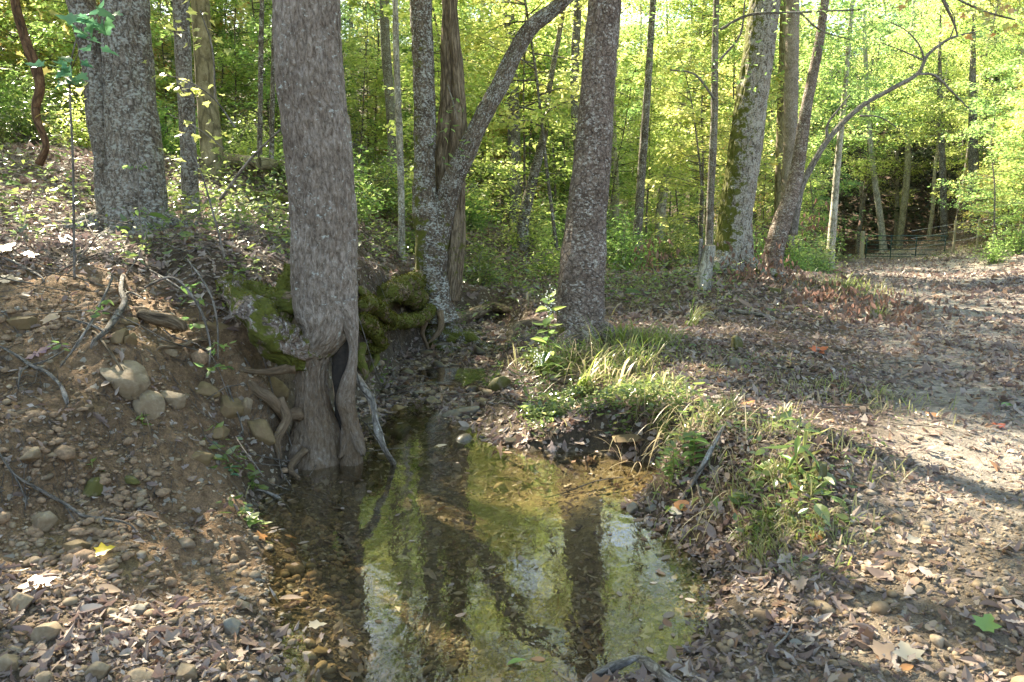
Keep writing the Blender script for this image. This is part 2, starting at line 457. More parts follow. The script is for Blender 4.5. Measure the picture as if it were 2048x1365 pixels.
def sdf(x, y, poly):
    x, y = np.broadcast_arrays(np.asarray(x, float), np.asarray(y, float))
    pts = np.array(poly); best = np.full(x.shape, 1e9); inside = np.zeros(x.shape, bool)
    for i in range(len(pts)):
        a = pts[i]; b = pts[(i+1) % len(pts)]; e = b-a
        t = np.clip(((x-a[0])*e[0]+(y-a[1])*e[1])/max(e@e, 1e-9), 0, 1)
        best = np.minimum(best, (x-a[0]-t*e[0])**2+(y-a[1]-t*e[1])**2)
        cnd = ((a[1] > y) != (b[1] > y)) & (x < (b[0]-a[0])*(y-a[1])/((b[1]-a[1]) if abs(b[1]-a[1]) > 1e-9 else 1e-9)+a[0])
        inside ^= cnd
    d = np.sqrt(best)
    return np.where(inside, -d, d)
CZ = [(1250, 1365, .05), (1450, 1340, .08), (1800, 1340, .13), (2048, 1340, .18), (1450, 1180, .08), (1600, 1150, .16), (1800, 1150, .22), (2048, 1150, .28),
      (1340, 1025, .06), (1420, 1060, .1), (1400, 990, .18), (1420, 900, .36), (1520, 1080, .16), (1560, 1020, .3), (1600, 950, .38), (1700, 1000, .34), (1900, 1000, .34), (2048, 950, .36),
      (1340, 840, .38), (1200, 820, .3), (1100, 850, .13), (1060, 790, .17), (1500, 800, .42), (1700, 800, .42), (1900, 800, .4), (2048, 780, .42),
      (1165, 690, .45), (1300, 680, .48), (1450, 680, .5), (1600, 650, .52), (1800, 640, .42), (2000, 640, .45), (1060, 650, .42), (1280, 600, .6), (1400, 605, .62), (1800, 575, .44), (1820, 548, .45), (1930, 545, .5), (1720, 565, .47), (2040, 545, .6),
      (0, 1365, .14), (200, 1340, .13), (450, 1300, .07), (0, 1200, .24), (200, 1180, .18), (400, 1130, .1), (520, 1060, .04),
      (0, 1050, .35), (0, 900, .6), (0, 750, .85), (0, 600, 1.2), (0, 530, 1.4), (200, 1000, .33), (200, 850, .6), (200, 700, .93), (200, 600, 1.18), (200, 550, 1.32),
      (400, 1000, .18), (400, 850, .48), (400, 700, .85), (400, 620, 1.05), (400, 575, 1.22), (530, 960, .1), (540, 830, .4), (540, 720, .75), (530, 620, 1.05), (760, 625, .8)]
CY = [(640, 560, 6.6), (600, 480, 7.8), (750, 560, 8.3), (850, 590, 10.6), (820, 530, 12), (720, 450, 12), (560, 420, 11), (260, 470, 7.5), (100, 450, 7.5), (-250, 480, 6), (385, 435, 9),
      (100, 380, 9.5), (100, 300, 13), (400, 335, 13), (550, 335, 14), (-400, 300, 12), (1470, 540, 14), (1370, 545, 15), (1590, 545, 16), (1690, 535, 25), (1790, 522, 38), (1900, 515, 34), (2060, 500, 30),
      (2060, 435, 38), (1960, 450, 47), (1680, 515, 38), (1900, 500, 60), (1790, 503, 60), (1250, 545, 17), (1100, 560, 14), (1000, 485, 17), (900, 570, 14.3), (1120, 500, 20)]
CW = [(8, 3, .6), (8, -2, .5), (-6, 2, 1.5), (-5, -1, 1.0), (0, 0, .06), (0, -3, .1), (-15, 15, 5), (-30, 20, 9), (-25, 35, 10), (-10, 28, 4.2), (0, 30, 1.9), (0, 45, 3.2), (8, 28, .9), (22, 25, 2.8),
      (32, 40, 9), (16, 62, .8), (-20, 60, 14), (0, 70, 10), (24, 90, 9), (45, 80, 22), (-60, 60, 28), (0, 110, 28), (30, 120, 27), (60, 50, 22), (60, 0, 12), (-60, 0, 20), (0, -60, 3), (-40, -40, 8), (40, -40, 6), (-120, 60, 35), (120, 60, 30), (0, 180, 38)]
CT = np.array([Gz(*q) for q in CZ]+[P(*q) for q in CY]+[np.array(q, float) for q in CW])
def kern(a, b):
    d2 = (a[:, None, 0]-b[None, :, 0])**2+(a[:, None, 1]-b[None, :, 1])**2
    return np.sqrt(d2+.16)
_K = kern(CT, CT); _A = np.block([[_K-np.eye(len(CT))*.004, np.ones((len(CT), 1))], [np.ones((1, len(CT))), np.zeros((1, 1))]])
_W = np.linalg.solve(_A, np.append(CT[:, 2], 0))
def hfun(x, y):
    x, y = np.broadcast_arrays(np.asarray(x, float), np.asarray(y, float)); sh = x.shape
    xf, yf = x.ravel(), y.ravel(); out = np.empty(len(xf))
    for s in range(0, len(xf), 20000):
        q = np.stack([xf[s:s+20000], yf[s:s+20000]], -1)
        out[s:s+20000] = kern(q, CT)@_W[:-1]+_W[-1]
    out = out.reshape(sh)
    r = np.hypot(x, y)
    out = out + .05*n2(x, y, 1.1, 3, 1)*sstep(1, 4, r)*(1-.6*sstep(9, 14, y)) + .018*n2(x, y, 6, 3, 2) + .5*n2(x, y, .12, 2, 3)*sstep(14, 30, r)*np.maximum(sstep(3, -2, x), sstep(60, 80, y))
    # eroded bank: gullies and ledges
    bank = sstep(-.8, -1.6, x)*sstep(2.6, 3.3, y)*sstep(6.4, 5.4, y)
    out = out + bank*(.15*n2(x*1.3, y*.6, 2.2, 4, 5)+.07*n2(x, y, 7, 3, 6)+.03*n2(x, y, 20, 3, 16))
    dp = sdf(x, y, POOL); dc = sdf(x, y, CHAN)
    bedp = -.04-.15*sstep(0, .5, -dp)*(1-.75*np.exp(-(((x-.75)/.6)**2+((y-4.55)/.4)**2)))+.03*n2(x, y, 2.5, 2, 7)
    bedc = .22*sstep(6.3, 13.5, y)-.02+.05*n2(x, y, 3, 3, 8)
    out = np.maximum(out, .02)
    wc = .3+.12*sstep(7, 12, y)
    t = sstep(0, 1, (dc+.08)/wc); out = np.where(dc < wc, bedc*(1-t)+out*t, out)
    dn = dp + .05*n2(x, y, 5, 2, 9)
    t = sstep(-.06, .22, dn); out = bedp*(1-t)+np.maximum(out, .02)*t
    return out
def surf(px, py):                 # first hit of a photo pixel on the terrain
    d = ray(px, py); t = np.concatenate([np.arange(1.5, 12, .02), np.arange(12, 110, .15)])
    z = H+d[2]*t; hh = hfun(d[0]*t, d[1]*t)
    i = np.argmax(z < hh) if (z < hh).any() else len(t)-1
    return np.array([d[0]*t[i], d[1]*t[i], hh[i]])

def axis(core0, core1, step, lo, hi, grow=1.06):
    a = list(np.arange(core0, core1, step)); s = step
    while a[-1] < hi: s *= grow; a.append(a[-1]+s)
    s = step
    while a[0] > lo: s *= grow; a.insert(0, a[0]-s)
    return np.array(a)
gx = axis(-3.8, 3.6, .03, -260, 260); gy = axis(2.0, 7.6, .03, -120, 300, 1.035)
GX, GY = np.meshgrid(gx, gy); GZ = hfun(GX, GY)
nx, ny = len(gx), len(gy)
i = np.arange(ny-1)[:, None]*nx; j = np.arange(nx-1)[None]
TF = np.stack([i+j, i+j+1, i+nx+j+1, i+nx+j], -1).reshape(-1, 4)
ROAD = [Gz(*q)[:2] for q in [(1500, 1500, .05), (1560, 1365, .1), (1750, 1150, .22), (1800, 950, .36), (1790, 800, .4), (1720, 680, .45), (1680, 600, .47), (1690, 545, .45)]] + [np.array(q) for q in [(17.3, 38), (17, 70), (21.5, 70), (22.3, 38), (19, 25), (14, 14), (8, 6), (5, 2), (3, .5), (1, 1.2)]]
def masks(x, y):
    road = sstep(.35, -.35, sdf(x, y, ROAD)+.3*n2(x, y, 1.2, 3, 20))
    bank = sstep(-.55, -1.1, x+.15*n2(x, y, 2, 2, 21))*sstep(2.5, 3.1, y)*sstep(5.9, 5.2, y+.2*n2(x, y, 2, 2, 22))
    grav = np.maximum(sstep(3.6, 3.0, y), 0)
    bed = np.maximum(sstep(.25, -.05, sdf(x, y, POOL)), sstep(.25, -.05, sdf(x, y, CHAN)))
    return road, bank, grav, bed
mr, mb, mg, mbed = masks(GX, GY)
def lerp(a, b, t): return a*(1-t[..., None])+np.array(b)*t[..., None]
nn = n2(GX, GY, 3, 4, 30)[..., None]; n5 = n2(GX, GY, 14, 3, 31)[..., None]
tc = np.ones(GX.shape+(3,))*np.array([.095, .066, .045])
tc = lerp(tc, (.28, .24, .2), mr); tc = lerp(tc, (.235, .148, .085), mb*.95)
ochre = mb*sstep(.1, .35, n2(GX, GY, 1.6, 3, 33))*sstep(1.2, .9, GZ); tc = lerp(tc, (.27, .19, .09), ochre*.8)
tc = lerp(tc, (.19, .145, .1), mg*.8*(1-mb)); tc = lerp(tc, (.15, .12, .08), mbed*.9*(1-.6*sstep(6.2, 7, GY)))
tc = lerp(tc, (.42, .325, .19), np.exp(-(((GX-.6)/.7)**2+((GY-4.5)/.5)**2))*mbed)  # sunlight on the shallow shelf put into the bed colour as a paler patch
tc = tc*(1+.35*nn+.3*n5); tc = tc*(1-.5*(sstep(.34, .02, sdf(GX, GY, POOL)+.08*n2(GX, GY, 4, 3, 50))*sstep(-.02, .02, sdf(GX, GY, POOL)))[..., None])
m, nt, b = newmat('ground')
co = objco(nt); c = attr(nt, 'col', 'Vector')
f = noise(nt, co, 22, 6, .7); f2 = noise(nt, co, 120, 4, .7)
vo = N(nt, 'ShaderNodeTexVoronoi', Scale=38); nt.links.new(co, vo.inputs['Vector'])
c = mix(nt, 1.0, c, ramp(nt, f, [(.3, (.55, .52, .5)), (.5, (1, 1, 1)), (.72, (1.6, 1.55, 1.5))]), 'MULTIPLY')
c = mix(nt, 1.0, c, ramp(nt, f2, [(.32, (.6, .6, .6)), (.7, (1.4, 1.4, 1.4))]), 'MULTIPLY')
sm = ramp(nt, vo.outputs['Color'], [(.84, g(0)), (.88, g(1))])
c = mix(nt, sm, c, (.36, .31, .25))
nt.links.new(c, b.inputs['Base Color']); b.inputs['Roughness'].default_value = .92; b.inputs['Specular IOR Level'].default_value = .2
ad = nt.nodes.new('ShaderNodeMath'); ad.operation = 'ADD'; nt.links.new(f, ad.inputs[0]); nt.links.new(f2, ad.inputs[1])
bump(nt, b, ad.outputs[0], .9, .03)
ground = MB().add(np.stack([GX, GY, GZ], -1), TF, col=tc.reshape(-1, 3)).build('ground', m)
tag(ground, 'brown earth of creek bank, woodland floor and dirt track', 'ground', kind='structure')

# water
wx = np.arange(-3.0, 2.4, .06); wy = np.arange(.8, 7.0, .06)
WX, WY = np.meshgrid(wx, wy); dW = sdf(WX, WY, POOL)
i = np.arange(len(wy)-1)[:, None]*len(wx); j = np.arange(len(wx)-1)[None]
WF = np.stack([i+j, i+j+1, i+len(wx)+j+1, i+len(wx)+j], -1).reshape(-1, 4)
WF = WF[(dW.ravel()[WF].min(1) < .14)]
m, nt, b = newmat('creek_water')
co = objco(nt)
n1 = noise(nt, mapping(nt, co, (1, .55, 1)), 16, 3, .5, .2); n2_ = noise(nt, co, 2.2, 2, .5)
gl = nt.nodes.new('ShaderNodeBsdfGlossy'); gl.inputs['Roughness'].default_value = .015
tr = nt.nodes.new('ShaderNodeBsdfTransparent'); tr.inputs[0].default_value = (.78, .75, .62, 1)
ms = nt.nodes.new('ShaderNodeMixShader')
bp = nt.nodes.new('ShaderNodeBump'); bp.inputs['Strength'].default_value = .22; bp.inputs['Distance'].default_value = .006
ad = nt.nodes.new('ShaderNodeMath'); ad.operation = 'MULTIPLY_ADD'; ad.inputs[1].default_value = 3.0
nt.links.new(n2_, ad.inputs[0]); nt.links.new(n1, ad.inputs[2]); nt.links.new(ad.outputs[0], bp.inputs['Height'])
nt.links.new(bp.outputs[0], gl.inputs['Normal'])
ge = nt.nodes.new('ShaderNodeNewGeometry'); dt = nt.nodes.new('ShaderNodeVectorMath'); dt.operation = 'DOT_PRODUCT'
nt.links.new(ge.outputs['Incoming'], dt.inputs[0]); nt.links.new(bp.outputs[0], dt.inputs[1])
def mth(op, a, b_=None):
    q = nt.nodes.new('ShaderNodeMath'); q.operation = op; q.use_clamp = op != 'ABSOLUTE'; nt.links.new(a, q.inputs[0])
    if b_ is not None: q.inputs[1].default_value = b_
    return q.outputs[0]
inv = nt.nodes.new('ShaderNodeMath'); inv.operation = 'SUBTRACT'; inv.inputs[0].default_value = 1; inv.use_clamp = True
nt.links.new(mth('ABSOLUTE', dt.outputs['Value']), inv.inputs[1]); fr_out = mth('POWER', inv.outputs[0], 4.6)
fm = nt.nodes.new('ShaderNodeMath'); fm.operation = 'MULTIPLY_ADD'; fm.inputs[1].default_value = 1.75; fm.inputs[2].default_value = .02; fm.use_clamp = True
nt.links.new(fr_out, fm.inputs[0])
nt.links.new(fm.outputs[0], ms.inputs[0]); nt.links.new(tr.outputs[0], ms.inputs[1]); nt.links.new(gl.outputs[0], ms.inputs[2])
nt.links.new(ms.outputs[0], nt.nodes['Material Output'].inputs[0])
water = MB().add(np.stack([WX, WY, 0*WX], -1), WF).build('water', m)
tag(water, 'shallow clear creek pool reflecting trunks and green foliage', 'water', kind='structure')
M['water'] = m

# zones the sun reaches on the near ground (x, y, radius): the canopy is open above them
LITPX = [(1200, 800, .8), (1120, 800, .6), (1280, 840, .6), (1120, 940, .6), (1240, 950, .5), (1350, 800, .45), (1950, 600, 3.2), (2040, 540, 3), (2060, 900, .6), (1960, 960, .3), (1550, 830, .5), (1420, 730, .35), (1700, 640, .6), (330, 500, .7), (120, 520, .6),
         (460, 520, .6), (790, 770, .3), (110, 1240, .35), (300, 1200, .3), (1560, 1240, .35), (1700, 1150, .2), (1100, 640, .35), (450, 430, 1.0), (700, 480, .9), (1080, 520, 1.2), (1780, 560, 1.2), (60, 410, 1.0)]
LIT3 = [(surf(a, b_), r) for a, b_, r in LITPX]
# background volume that should be sunlit too
for a, b_, Y, r in [(1000, 250, 20, 1.5), (1350, 300, 20, 1.5), (500, 200, 18, 1.5), (1600, 250, 25, 1.5), (1950, 300, 30, 2), (1250, 430, 18, 1.2), (800, 300, 18, 1.4), (60, 150, 14, 1.2), (1600, 120, 30, 2)]:
    LIT3.append((P(a, b_, Y), r))
def lit_keep(pts, prob=.99):
    """True for canopy points that do not shade one of the sunny zones"""
    k = np.ones(len(pts), bool)
    for c, r in LIT3:
        v = pts-c; t = v@SUN; d = np.linalg.norm(v-t[:, None]*SUN, axis=1)
        k &= ~((d < r*1.0+.12) & (t > .6) & (rng.random(len(pts)) < prob))
    return k
def crown_blocks(c, R, rr=.2):
    for z, r in LIT3:
        v = c-z; t = v@SUN
        if t > 1 and np.linalg.norm(v-t*SUN) < r*rr+R: return True
    return False

# ------------------------------------------------------------------ near trees
def stem(rows, Y, top=None, below=.25, dY=0.0):
    """rows (px, py, width px) from base upward -> control rows; Y may vary along dY per row"""
    C = []
    for k, (px, py, wd) in enumerate(rows):
        y = Y + dY*k
        C.append((*P(px, py, y), wd*PX(y)/2))
    C = np.array(C)
    if below:
        b0 = C[0].copy(); b0[2] -= below; b0[3] *= 1.05; C = np.vstack([b0, C])
    if top:
        d = C[-1]-C[-2]; d = d/max(d[2], .05)
        z = C[-1][2]; out = []; cur = C[-1].copy()
        r0 = cur[3]
        while cur[2] < top:
            cur = cur.copy(); cur[:3] += d[:3]*1.2*np.array([.8, .8, 1]); d[:2] *= .8
            cur[3] = r0*(1-.72*(cur[2]-z)/(top-z+1.2)); out.append(cur)
        C = np.vstack([C]+out)
    return C
def add_tube(mb, C, moss=None, mat=0, **kw):
    V, F, bk = tube(C, **kw)
    mo = np.full(len(V), -1.0) if moss is None else (np.full(len(V), float(moss)) if np.isscalar(moss) else moss(V))
    mb.add(V, F, mat, bk=bk, moss=mo); return V
def moss_low(z0, z1, top=.35, side=0, cx=0, sw=1.0):
    def f(V):
        m = top - (V[:, 2]-z0)/(z1-z0)*.9
        if side: m = m + side*np.clip((V[:, 0]-cx)/sw, -1, 1)
        return m
    return f
def clump_leaves(pts, n, rad, L, flat=.35, shape='diamond', down=0.0):
    k = len(pts)
    o = rng.normal(size=(k*n, 3))*rad*np.array([1, 1, flat])
    pos = np.repeat(pts, n, 0)+o
    az = rng.uniform(0, 2*np.pi, k*n)
    d = np.stack([np.cos(az), np.sin(az), rng.normal(-.15-down, .3, k*n)], -1)
    nr = unit(np.stack([rng.normal(0, .35, k*n), rng.normal(0, .35, k*n), np.ones(k*n)], -1))
    return leaves(pos, d, nr, L*rng.uniform(.7, 1.25, k*n), shape)
def high_crown(root, cx, cyy, z0, z1, R, ncl, mat, trunkV=None):
    p = rng.normal(size=(ncl*3, 3)); p = unit(p)*(rng.random((ncl*3, 1))**.4)
    pts = p*np.array([R, R, (z1-z0)/2])+np.array([cx, cyy, (z0+z1)/2])
    pts = pts[fbm(pts*.45+3, 2) > -.08]
    pts = pts[lit_keep(pts)][:ncl]
    mb = MB(); V, F, r = clump_leaves(pts, 42, .34, .115, .3)
    mb.add(V, F, rnd=r)
    return mb.build('crown', M[mat], root)
def limbs(mb, base, n, R, z0, z1, seed):
    r = np.random.default_rng(seed)
    for k in range(n):
        a = r.uniform(0, 6.28); h = r.uniform(z0, z1); L = R*r.uniform(.6, .95)
        i = np.argmin(np.abs(base[:, 2]-h)); b0 = base[i]
        q = [(*b0[:3], b0[3]*.55)]
        for t in (.35, .7, 1):
            q.append((b0[0]+math.cos(a)*L*t+r.normal()*.15, b0[1]+math.sin(a)*L*t+r.normal()*.15, h+L*t*r.uniform(.35, .7), b0[3]*.5*(1-.75*t)))
        add_tube(mb, q, seg=6, step=.4)

# --- the large leaning-out tree on the left bank with undercut roots and a hollow
T = thing('creek_tree', 'large grey-brown tree with a dark hollow at its foot, roots in the pool edge', 'tree', P(640, 900, 5.2))
T0 = np.array(T.location)
class Loc:
    """builds parts in world coordinates under a root placed at its base"""
def part(mb, name, mat, root, smooth=True):
    off = np.array(root.location if root.parent is None else root.matrix_world.translation)
    if root.parent is not None:
        off = np.array(root['_o'])
    mb.V = [v-off for v in mb.V]
    o = mb.build(name, mat, root, smooth)
    return o
tk = MB()
rows = [(628, 935, 140), (630, 900, 112), (630, 855, 92), (625, 810, 70), (623, 745, 62), (629, 700, 74), (650, 655, 106), (650, 600, 124), (648, 520, 127), (646, 420, 126), (641, 340, 126), (634, 270, 127), (622, 180, 126), (616, 90, 124), (613, 0, 121)]
C1 = stem(rows, 5.2, top=12.5, below=.2)
add_tube(tk, C1, seg=132, step=.018, rough=.035, rs=5, ridge=.007, seed=1, rfreq=(30, 6), flare=(.2, .5, 5),
         moss=lambda V: .55-np.abs(V[:, 2]-1.05)*.9-.75*sstep(-1.72, -1.48, V[:, 0]))
# right strand beyond the hollow
rows = [(702, 915, 40), (702, 870, 32), (697, 835, 36), (690, 800, 40), (696, 765, 34), (704, 730, 22), (706, 690, 18), (700, 650, 34), (688, 600, 52)]
add_tube(tk, stem(rows, 5.12, below=.15), seg=40, step=.02, rough=.14, rs=9, ridge=.003, seed=4, flare=(.1, .5, 4))
tk.a['dirt'] = [(st_, .95*sstep(1.15, .35, tk.V[q_][:, 2])) for q_, st_ in enumerate(np.concatenate([[0], np.cumsum([len(v_) for v_ in tk.V])[:-1]]))]
part(tk, 'trunk', M['bark_grey'], T)
hl = MB(); add_tube(hl, stem([(682, 860, 20), (684, 800, 34), (685, 740, 46), (686, 690, 44), (684, 650, 36)], 5.24, below=0), seg=24, step=.03, rough=.3, rs=10)  # solid dark tube between the strands, painting the shade inside the hollow
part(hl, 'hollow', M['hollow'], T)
rt = MB()
def root_px(mb, rows, seed=0, moss=None, rough=.12, seg=20, off=0, **kw):
    C = [(*(P(px, py, Y)), wd*PX(Y)/2) for px, py, Y, wd in rows]
    V, F, bk = tube(C, seg=seg, step=.02, rough=rough, rs=9, ridge=.002, seed=seed, **kw)
    rm_ = float(np.median([c_[3] for c_ in C]))
    wv = np.stack([fbm(V*7+q*9.1+seed, 3) for q in range(3)], -1)*rm_*.55+np.stack([fbm(V*24+q*5.3+seed, 2) for q in range(3)], -1)*rm_*.18
    V = V+wv; DIRT = .9*sstep(1.1, .4, V[:, 2])
    mo = np.full(len(V), -1.0 if moss is None else float(moss))
    mb.add(V, F, bk=bk, dirt=DIRT, moss=mo+(.25*fbm(V*8, 2) if moss and moss > 0 else 0)); return V
def mossroot(mb_name, rows, seed, moss, root=None, **kw):
    mt = kw.pop('mt', 'root'); r = MB(); root_px(r, rows, seed, moss, **kw); Vr = r.V[0].copy(); o = part(r, 'root', M[mt], root or T)
    if moss > .4:
        n = 1500; q = Vr[rng.integers(0, len(Vr), n)]; q = q[fbm(q*6, 2)+.25*(q[:, 2]-Vr[:, 2].mean())/.2 > -.05]; n = len(q)
        V, F, rr = leaves(q-T0, unit(rng.normal(size=(n, 3))+np.array([0, -.2, 1.0])), unit(rng.normal(size=(n, 3))), .016*np.ones(n), 'diamond')
        tag(MB().add(V, F, rnd=rr).build('moss', M['moss_tuft'], T), kind='stuff')
    return o
mossroot('r', [(650, 690, 5.24, 60), (610, 700, 5.16, 74), (570, 690, 5.06, 80), (535, 655, 5.02, 76), (500, 610, 5.08, 56), (475, 580, 5.2, 42), (450, 560, 5.5, 24)], 3, .5, seg=60, mt='bark_plate', rough=.22)
mossroot('r', [(620, 600, 5.3, 70), (575, 600, 5.3, 60), (540, 612, 5.35, 60), (500, 590, 5.45, 50), (470, 575, 5.7, 34)], 5, .7, seg=36, rough=.25)
mossroot('r', [(600, 545, 5.35, 60), (575, 580, 5.3, 50), (560, 640, 5.25, 40)], 9, .6, seg=24)
mossroot('r', [(626, 800, 5.22, 40), (608, 850, 5.16, 40), (596, 900, 5.06, 34), (578, 928, 4.96, 22), (556, 950, 4.86, 8)], 7, -1, seg=32, mt='bark_grey')
mossroot('r', [(698, 830, 5.14, 26), (690, 880, 5.1, 24), (680, 918, 5.04, 10)], 13, -1, mt='bark_grey')
mossroot('r', [(703, 840, 5.12, 30), (716, 880, 5.08, 22), (726, 912, 5.0, 8)], 14, -1, mt='bark_grey')
mossroot('r', [(600, 830, 5.1, 30), (570, 830, 5.0, 22), (545, 800, 4.95, 26), (520, 785, 4.95, 20), (470, 750, 5.0, 14), (440, 735, 5.05, 8)], 15, -1)
mossroot('r', [(560, 800, 5.0, 20), (575, 840, 4.92, 18), (555, 880, 4.85, 16), (560, 920, 4.8, 8)], 16, -1)
mossroot('r', [(590, 735, 5.05, 26), (520, 745, 4.98, 12), (440, 735, 5.0, 10), (360, 740, 4.85, 6)], 17, -1)
mossroot('r', [(610, 900, 4.95, 22), (580, 935, 4.85, 14), (600, 960, 4.7, 8)], 18, -1)
lb = MB(); limbs(lb, C1, 9, 3.2, 6.0, 11.5, 3); part(lb, 'limbs', M['bark_grey'], T)
cr = high_crown(T, C1[-1][0], C1[-1][1]-.3, 7.0, 13.5, 3.6, 330, 'leaf_yg')
cr.location = -Vector(T.location)

def root_walk(mb, xy, a, L, r0, moss, seed, fork=2, z0=None):
    x, y = xy[0]+math.cos(a)*r0*1.2, xy[1]+math.sin(a)*r0*1.2; n = max(4, int(L/.11)); C = []
    wob = rng.normal(0, .28, n)
    for k in range(n):
        u = k/(n-1); r = r0*(1-.85*u)**.9
        z = ground_z(x, y)+r*(.25-.7*u)+.03*math.sin(k*1.3+seed)*(1-u) + (r0*1.6*math.exp(-k*.11/(r0*1.6)) if fork == 2 else 0)
        C.append((x, y, z, r)); a += wob[k]; x += math.cos(a)*.11; y += math.sin(a)*.11
        if fork and k in (n//3, n//2) : root_walk(mb, (x, y), a+rng.choice([-.7, .7]), L*.45, r*.6, moss, seed+7, 0)
    C = np.array(C)
    V, F, bk = tube(C, seg=18, step=.03, rough=.3, rs=8, ridge=.0015, seed=seed)
    hz = ground_z(*C[0][:2]); mb.add(V, F, bk=bk, moss=np.full(len(V), moss)+.25*fbm(V*9, 2))
def ground_z(x, y): return float(hfun(np.array([x]), np.array([y]))[0])
WS = {'twin_tree': .88, 'hillside_tree': .92, 'forked_tree': .9, 'sycamore_tree': .95, 'mossy_tree': .93}
def big_tree(name, label, Y, stems, mat, seg=64, step=.03, ridge=.006, moss=None, crown=None, flare=None, limbn=7, basepx=None, rough=.05, stemmats=None, rootn=(0,)):
    stems = [[(a_, b__, c_*WS.get(name, 1)) for a_, b__, c_ in st_] for st_ in stems]; b0 = stems[0][0]
    t = thing(name, label, 'tree', P(b0[0], b0[1], Y))
    first = None
    for k, rows in enumerate(stems):
        dY = 0
        mb = MB()
        C = stem(rows, Y+.02*k+(stemmats[k][1] if stemmats else 0), top=(crown[1]-.8 if crown else 9) if k == 0 or not stemmats or stemmats[k][2] else None, below=.3 if k == 0 else 0)
        add_tube(mb, C, seg=seg, step=step, rough=rough, rs=4, ridge=ridge, seed=Y+k, moss=moss, flare=flare if k == 0 else None)
        if k == 0: first = C
        if k == 0 and crown: limbs(mb, C, limbn, crown[2]*.85, crown[0]-.5, crown[1]-1.5, int(Y*7))
        part(mb, 'trunk', M[stemmats[k][0] if stemmats else mat], t)
    b1 = P(b0[0], b0[1], Y)
    for q in range(rootn[0]):
        a = rootn[4]+q*2*np.pi/rootn[0]+rng.normal(0, .25) if rootn[0] > 1 else rootn[4]
        mb = MB(); root_walk(mb, b1[:2], a, rootn[2]*rng.uniform(.6, 1.2), rootn[1]*rng.uniform(.7, 1.1), rootn[3], q)
        part(mb, 'root', M[rootn[5] if len(rootn) > 5 else mat], t)
    if crown:
        c = high_crown(t, first[-1][0], first[-1][1], crown[0], crown[1], crown[2], crown[3], crown[4])
        c.location = -Vector(t.location)
    return t
big_tree('twin_tree', 'thick double-stemmed tree with pale lichen on the left hillside', 7.6,
         [[(280, 470, 130), (276, 420, 120), (272, 350, 114), (266, 250, 108), (258, 150, 100), (253, 60, 94), (250, 0, 92)],
          [(235, 440, 80), (222, 350, 66), (206, 250, 58), (194, 150, 54), (176, 60, 52), (160, 0, 54)]],
         'bark_lichen', seg=120, step=.025, ridge=.012, crown=(7.5, 14, 4.2, 330, 'leaf_yg'), flare=(.3, .35, 4), moss=lambda V: -.2-.2*(V[:, 2]-1.6), rootn=(7, .13, 1.0, .1, 0))
big_tree('hillside_tree', 'slim grey tree standing just right of the double-stemmed tree', 9.0,
         [[(383, 450, 38), (381, 400, 35), (377, 300, 32), (372, 200, 33), (366, 100, 32), (362, 0, 32)]], 'bark_lichen', seg=40, ridge=.005, crown=(7, 13, 3.2, 160, 'leaf_ye'), flare=(.2, .3, 4))
big_tree('smooth_tree', 'smooth olive-tan trunk between the slim grey tree and the hollow tree', 12.2,
         [[(432, 440, 46), (428, 350, 42), (418, 240, 40), (410, 150, 36), (404, 60, 34), (400, 0, 33)]], 'bark_tan', seg=36, ridge=.001, crown=(8, 14, 3.5, 160, 'leaf_yg'), flare=(.2, .3, 3))
big_tree('forked_tree', 'mossy forked tree with one long branch leaning right over the creek', 10.6,
         [[(862, 600, 84), (862, 540, 70), (862, 470, 66), (852, 420, 58), (848, 340, 46), (850, 250, 46), (847, 150, 45), (843, 60, 44), (842, 0, 43)],
          [(885, 610, 50), (890, 540, 50), (893, 480, 48), (890, 420, 44), (888, 320, 42), (898, 200, 38), (900, 80, 36), (900, 0, 34)],
          [(900, 600, 40), (908, 540, 40), (912, 470, 40), (914, 380, 38), (916, 300, 36), (918, 200, 28), (908, 60, 20), (905, 0, 16)],
          [(868, 520, 50), (884, 440, 44), (905, 365, 46), (935, 300, 42), (965, 235, 38), (1000, 170, 36), (1028, 110, 34), (1062, 55, 34), (1100, 25, 30), (1150, -20, 26), (1240, -120, 20)]],
         'bark_mottle', seg=96, step=.025, ridge=.009, rough=.12, crown=(7.5, 13.5, 3.8, 230, 'leaf_gr'), flare=(.25, .5, 4),
         moss=lambda V: .42-np.clip(np.abs(V[:, 2]-1.5)*.3, 0, .26)+.2*sstep(.0, -.2, V[:, 0]+1.08),
         rootn=(9, .11, 1.5, .55, .3), stemmats=[('bark_mottle', 0, True), ('bark_dead', .25, True), ('bark_dead', .1, False), ('bark_mottle', -.06, False)])
big_tree('sycamore_tree', 'broad flaky-barked tree on the bank right of the pool with a mossy left foot', 8.3,
         [[(1160, 690, 96), (1162, 640, 98), (1164, 560, 96), (1172, 450, 87), (1182, 350, 78), (1192, 240, 72), (1199, 130, 68), (1206, 40, 65), (1209, 0, 64)]],
         'bark_plate', seg=110, step=.022, ridge=.009, crown=(7.5, 14, 3.8, 280, 'leaf_yg'), flare=(.22, .22, 3),
         moss=lambda V: .5-(V[:, 2]-.6)*.7-1.2*sstep(.55, .75, V[:, 0]), rootn=(6, .1, .9, .2, .5))
